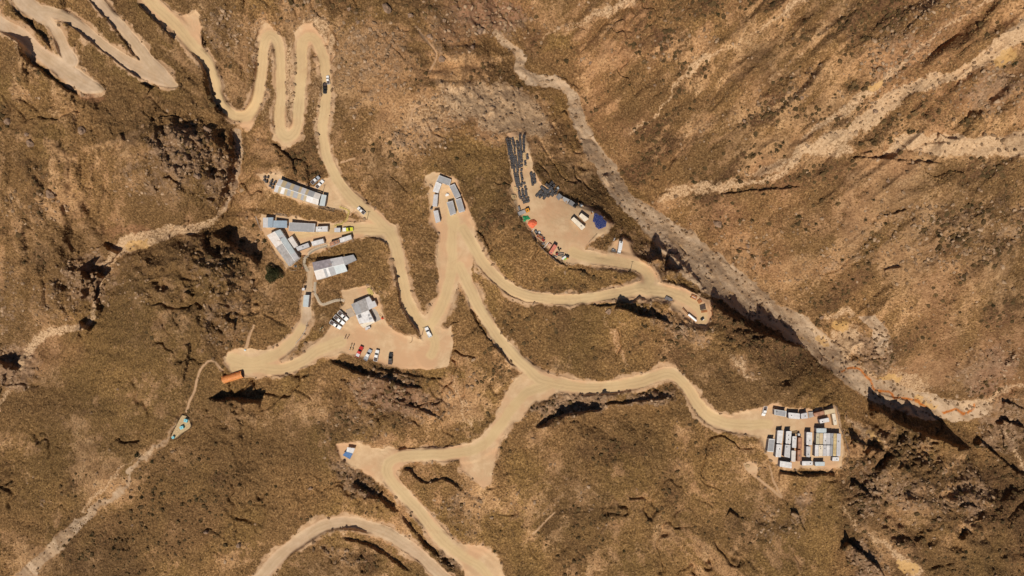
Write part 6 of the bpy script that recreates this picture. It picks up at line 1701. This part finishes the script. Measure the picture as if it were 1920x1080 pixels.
tankbox('tilted turquoise tank in the middle of the fenced platform', 345.4, 799.8, R(25), 1.9)
t = empty('turquoise_tank', (0, 0, 0), 'round turquoise tank at the lower tip of the fenced platform', 'tank', 'turquoise tanks on the fenced platform')
bm = bmesh.new(); bmesh.ops.create_cone(bm, cap_ends=True, segments=20, radius1=.72, radius2=.72, depth=1.3, matrix=Matrix.Translation((0, 0, .9))); bm_obj('tank', bm, BLC, t)
bm = bmesh.new(); bmesh.ops.create_cone(bm, cap_ends=True, segments=12, radius1=.2, radius2=.16, depth=.08, matrix=Matrix.Translation((0, 0, 1.6))); bm_obj('lid', bm, STEEL, t)
place_at(t, 329.2, 818.2, 0, 1.3); t.location.z = TOPZ; t.rotation_euler = (0, 0, 0)

def fence(label, pts, h=1.6, gap=2.6, mat=STEEL, name='fence', closed=False, mesh=True):
    P_ = [ground_px(*p) for p in pts]
    if closed: P_.append(P_[0])
    t = empty(name, P_[0], label, 'fence')
    o0 = P_[0]; wire = bmesh.new(); prev = None; k = 0; pm = None
    for a_, b_ in zip(P_[:-1], P_[1:]):
        L = (b_ - a_).length; n = max(1, int(L / gap))
        for i in range(n + (1 if b_ is P_[-1] else 0)):
            p = a_.lerp(b_, i / n); p.z = ground_xy(p.x, p.y); q = p - o0
            if k < 98:
                if pm is None:
                    bm = bmesh.new(); add_box(bm, -.05, .05, -.05, .05, -.5, h); o = bm_obj('post', bm, mat, t); pm = o.data
                else: o = link_mesh('post', pm, t)
                o.location = q
            k += 1
            if prev is not None:
                for z in (.4, .8, 1.2, h - .08) if mesh else (h - .1,):
                    u, v = prev + Vector((0, 0, z)), q + Vector((0, 0, z)); d = v - u
                    bmesh.ops.create_cone(wire, cap_ends=False, segments=4, radius1=.025, radius2=.025, depth=d.length, matrix=Matrix.Translation((u + v) / 2) @ d.to_track_quat('Z', 'Y').to_matrix().to_4x4())
            prev = q
    bm_obj('wire', wire, mat, t)
    return t
fence('dark fence around the platform with turquoise tanks', Q4(300, 760, 13.5, '570 215 700 235 810 330 835 530 430 850 300 800 350 640 460 440'), 1.6, 1.6, BLK, closed=True)
fence('wire fence running down the east side of the container camp', [(1566, 761), (1570, 776), (1573, 800), (1584, 826), (1590, 845), (1582, 872)], 2.0, 3)
fence('light fence along the west edge of the west camp', [(481, 406), (486, 420), (491, 432)], 1.6, 2.5, WALLW)
fence('low fence along the foot of the slanting hall', [(508, 466), (520, 482), (534, 496), (548, 508), (558, 506)], 1.2, 2.5, STEEL)
fence('dark guard rail on the left of the concrete lane', [(574, 513), (568, 540), (562, 566), (557, 588)], 1.2, 2.2, BLK)
fence('pale guard rail on the right of the lane bend', [(577, 606), (574, 618), (566, 632), (555, 644)], 1.0, 2.4, WALLW)
fence('low rail at the edge of the yard, left of the box truck patch', [(1119, 440), (1112, 447), (1104, 455)], 1.0, 1.8, BLK)
fence('dark fence along the left edge of the storage yard', [(954, 376), (962, 386), (969, 397), (974, 408), (979, 415)], 1.2, 2.0, BLK)
fence('thin fence along the lower bank of the storage yard', [(996, 437), (1006, 455), (1022, 472), (1040, 487), (1052, 497)], 1.0, 2.6, STEEL)
fence('fence on the bank behind the office', [(712, 590), (728, 604), (745, 616), (765, 628)], 1.2, 2.6, BROWN)

# --- utility poles
def pole(label, px, py, h=6.5, arm=True):
    p = ground_px(px, py)
    t = empty('utility_pole', p, label, 'pole', 'utility poles')
    bm = bmesh.new(); bmesh.ops.create_cone(bm, cap_ends=True, segments=8, radius1=.14, radius2=.09, depth=h + .6, matrix=Matrix.Translation((0, 0, h / 2 - .3))); bm_obj('pole', bm, WOOD, t)
    bm = bmesh.new(); add_box(bm, -.8, .8, -.06, .06, h - .4, h - .28); bm_obj('crossarm', bm, WOOD, t)
for a_ in [('utility pole at the tip of the scrub wedge by the hairpin pickup', 791.5, 628), ('utility pole at the right tip of the slope above the yellow pickup', 688.5, 412), ('utility pole at the end of the long workshop', 605.5, 362), ('utility pole on the slanting hall side of the west camp', 531, 453), ('utility pole beside the road loop below the storage yard', 1182, 508),
           ('utility pole at the mauve roofed hall', 625, 496), ('lone pole at the right edge of the parking ground', 772, 641)]:
    pole(*a_)

# --- people: one skinned body each, with vest, trousers and helmet
SKIN = simple_mat('skin', (0.35, 0.19, 0.12), .6, .1); VY = simple_mat('yellow_green_vest', (0.55, 0.65, 0.10), .7, .1); VR = simple_mat('orange_red_vest', (0.75, 0.10, 0.03), .7, .1); VW = simple_mat('pale_jacket', (0.6, 0.55, 0.42), .7, .1)
TRS = simple_mat('dark_trousers', (0.03, 0.03, 0.04), .8, .1); HLM = simple_mat('white_helmet', (0.8, 0.8, 0.78), .4, .05)
def skinned(name, V, E, rad, mat, parent, root=0, sub=1):
    me = bpy.data.meshes.new(name); me.from_pydata(V, E, []); o = bpy.data.objects.new(name, me); COL.objects.link(o); o.parent = parent
    m_ = o.modifiers.new('skin', 'SKIN'); m_.use_smooth_shade = True
    for i, r_ in enumerate(rad): me.skin_vertices[0].data[i].radius = (r_, r_) if not isinstance(r_, tuple) else r_
    for i in range(len(V)): me.skin_vertices[0].data[i].use_root = (i == root)
    if sub: s_ = o.modifiers.new('sub', 'SUBSURF'); s_.levels = sub; s_.render_levels = sub
    dg = bpy.context.evaluated_depsgraph_get(); dg.update()
    ev = bpy.data.meshes.new_from_object(o.evaluated_get(dg)); o.modifiers.clear(); o.data = ev; ev.materials.clear(); ev.materials.append(mat)
    return o
def make_person():
    t = empty('person', (0, 0, 0))
    V = [(0, 0, .95), (0, 0, 1.15), (0, .01, 1.38), (0, .01, 1.50), (.01, 0, 1.60), (.015, 0, 1.70)]
    rad = [.13, .12, .14, .055, .085, .075]; E = [(0, 1), (1, 2), (2, 3), (3, 4), (4, 5)]
    for s_ in (-1, 1):
        b_ = len(V)   # leg
        V += [(0, s_ * .10, .88), (.02 + .03 * s_, s_ * .12, .48), (.0 + .05 * s_, s_ * .13, .09), (.13 + .05 * s_, s_ * .15, .04)]; rad += [.095, .065, .045, .04]
        E += [(0, b_), (b_, b_ + 1), (b_ + 1, b_ + 2), (b_ + 2, b_ + 3)]
        b_ = len(V)   # arm
        V += [(0, s_ * .19, 1.40), (.0, s_ * .25, 1.13), (.10, s_ * .24, .90), (.14, s_ * .235, .83)]; rad += [.06, .045, .034, .032]
        E += [(2, b_), (b_, b_ + 1), (b_ + 1, b_ + 2), (b_ + 2, b_ + 3)]
        h_ = b_ + 3
        for k, (dx, L) in enumerate(((.035, .07), (.012, .08), (-.012, .075), (-.034, .06))):
            f_ = len(V); V += [(.15 + dx, s_ * .235, .77), (.16 + dx, s_ * .225, .77 - L)]; rad += [.010, .008]; E += [(h_, f_), (f_, f_ + 1)]
        f_ = len(V); V += [(.19, s_ * .205, .80), (.20, s_ * .19, .76)]; rad += [.011, .009]; E += [(h_, f_), (f_, f_ + 1)]
    nz = len(V); V += [(.105, 0, 1.60)]; rad += [.016]; E += [(4, nz)]
    skinned('body', V, E, rad, SKIN, t)
    skinned('vest', [(0, 0, .92), (0, 0, 1.15), (0, .01, 1.40), (0, -.20, 1.40), (0, .21, 1.40), (.0, -.25, 1.2), (.0, .26, 1.2)], [(0, 1), (1, 2), (2, 3), (2, 4), (3, 5), (4, 6)], [.16, .15, .165, .085, .085, .07, .07], VY, t)
    skinned('trousers', [(0, 0, .93), (0, -.10, .86), (-.01, -.12, .48), (-.05, -.13, .13), (0, .10, .86), (.05, .12, .48), (.05, .13, .13)], [(0, 1), (1, 2), (2, 3), (0, 4), (4, 5), (5, 6)], [.14, .105, .08, .065, .105, .08, .065], TRS, t)
    bm = bmesh.new(); bmesh.ops.create_uvsphere(bm, u_segments=14, v_segments=8, radius=.125, matrix=Matrix.Translation((.01, 0, 1.685)))
    for v in bm.verts:
        if v.co.z < 1.68: v.co.z = 1.68; v.co.x = .01 + (v.co.x - .01) * 1.15
    bm_obj('helmet', bm, HLM, t, True)
    for s_ in (-1, 1):
        bm = bmesh.new(); bmesh.ops.create_uvsphere(bm, u_segments=6, v_segments=4, radius=.012, matrix=Matrix.Translation((.088, s_ * .03, 1.625))); bm_obj('eye', bm, BLK, t)
    return t
pp = make_person()
people = [(604.8, 614, 200, 'y', 'person in yellow green vest, topmost of the four left of the white pickups'), (600.9, 618.6, 20, 'y', 'person in yellow green vest, leftmost of the four left of the white pickups'), (606.2, 620.4, 120, 'y', 'person in yellow green vest, lower right of the four left of the white pickups'), (601.8, 615.6, 300, 'y', 'person in yellow green vest between the leftmost and topmost of the four'),
 (647.2, 631.2, 300, 'r', 'person in orange red vest, top left of the group in mid yard'), (646.2, 634.4, 30, 'r', 'person in orange red vest, bottom left of the group in mid yard'), (650.2, 635.4, 120, 'r', 'person in orange red vest, bottom right of the group in mid yard'), (652.8, 631.2, 200, 'r', 'person in orange red vest, right of the group in mid yard'),
 (658.2, 647.5, 270, 'y', 'person in yellow vest, top left of the ring beside the red pickup'), (662.6, 648.2, 240, 'w', 'person in pale jacket, top right of the ring beside the red pickup'), (656.6, 652.5, 0, 'y', 'person in yellow vest, left of the ring beside the red pickup'), (661.4, 651.7, 180, 'y', 'person in yellow vest in the middle of the ring beside the red pickup'), (655.6, 655.6, 60, 'w', 'person in pale jacket, bottom left of the ring beside the red pickup'), (660.6, 656.7, 100, 'y', 'person in yellow vest, bottom right of the ring beside the red pickup'),
 (648.4, 590.6, 230, 'r', 'person in orange red vest between the third white pickup and the office pad')]
for k, (x, y, a_, v_, lb) in enumerate(people):
    t = pp if k == 0 else copy_tree(pp)
    place_at(t, x, y, R(a_), 1.2, 1.08)
    t.rotation_euler = (0, 0, R(a_))
    tag(t, lb, 'person', 'people standing on the parking ground')
    for ch in t.children:
        if ch.name.startswith('vest'):
            ch.material_slots[0].link = 'OBJECT'; ch.material_slots[0].material = {'y': VY, 'r': VR, 'w': VW}[v_]
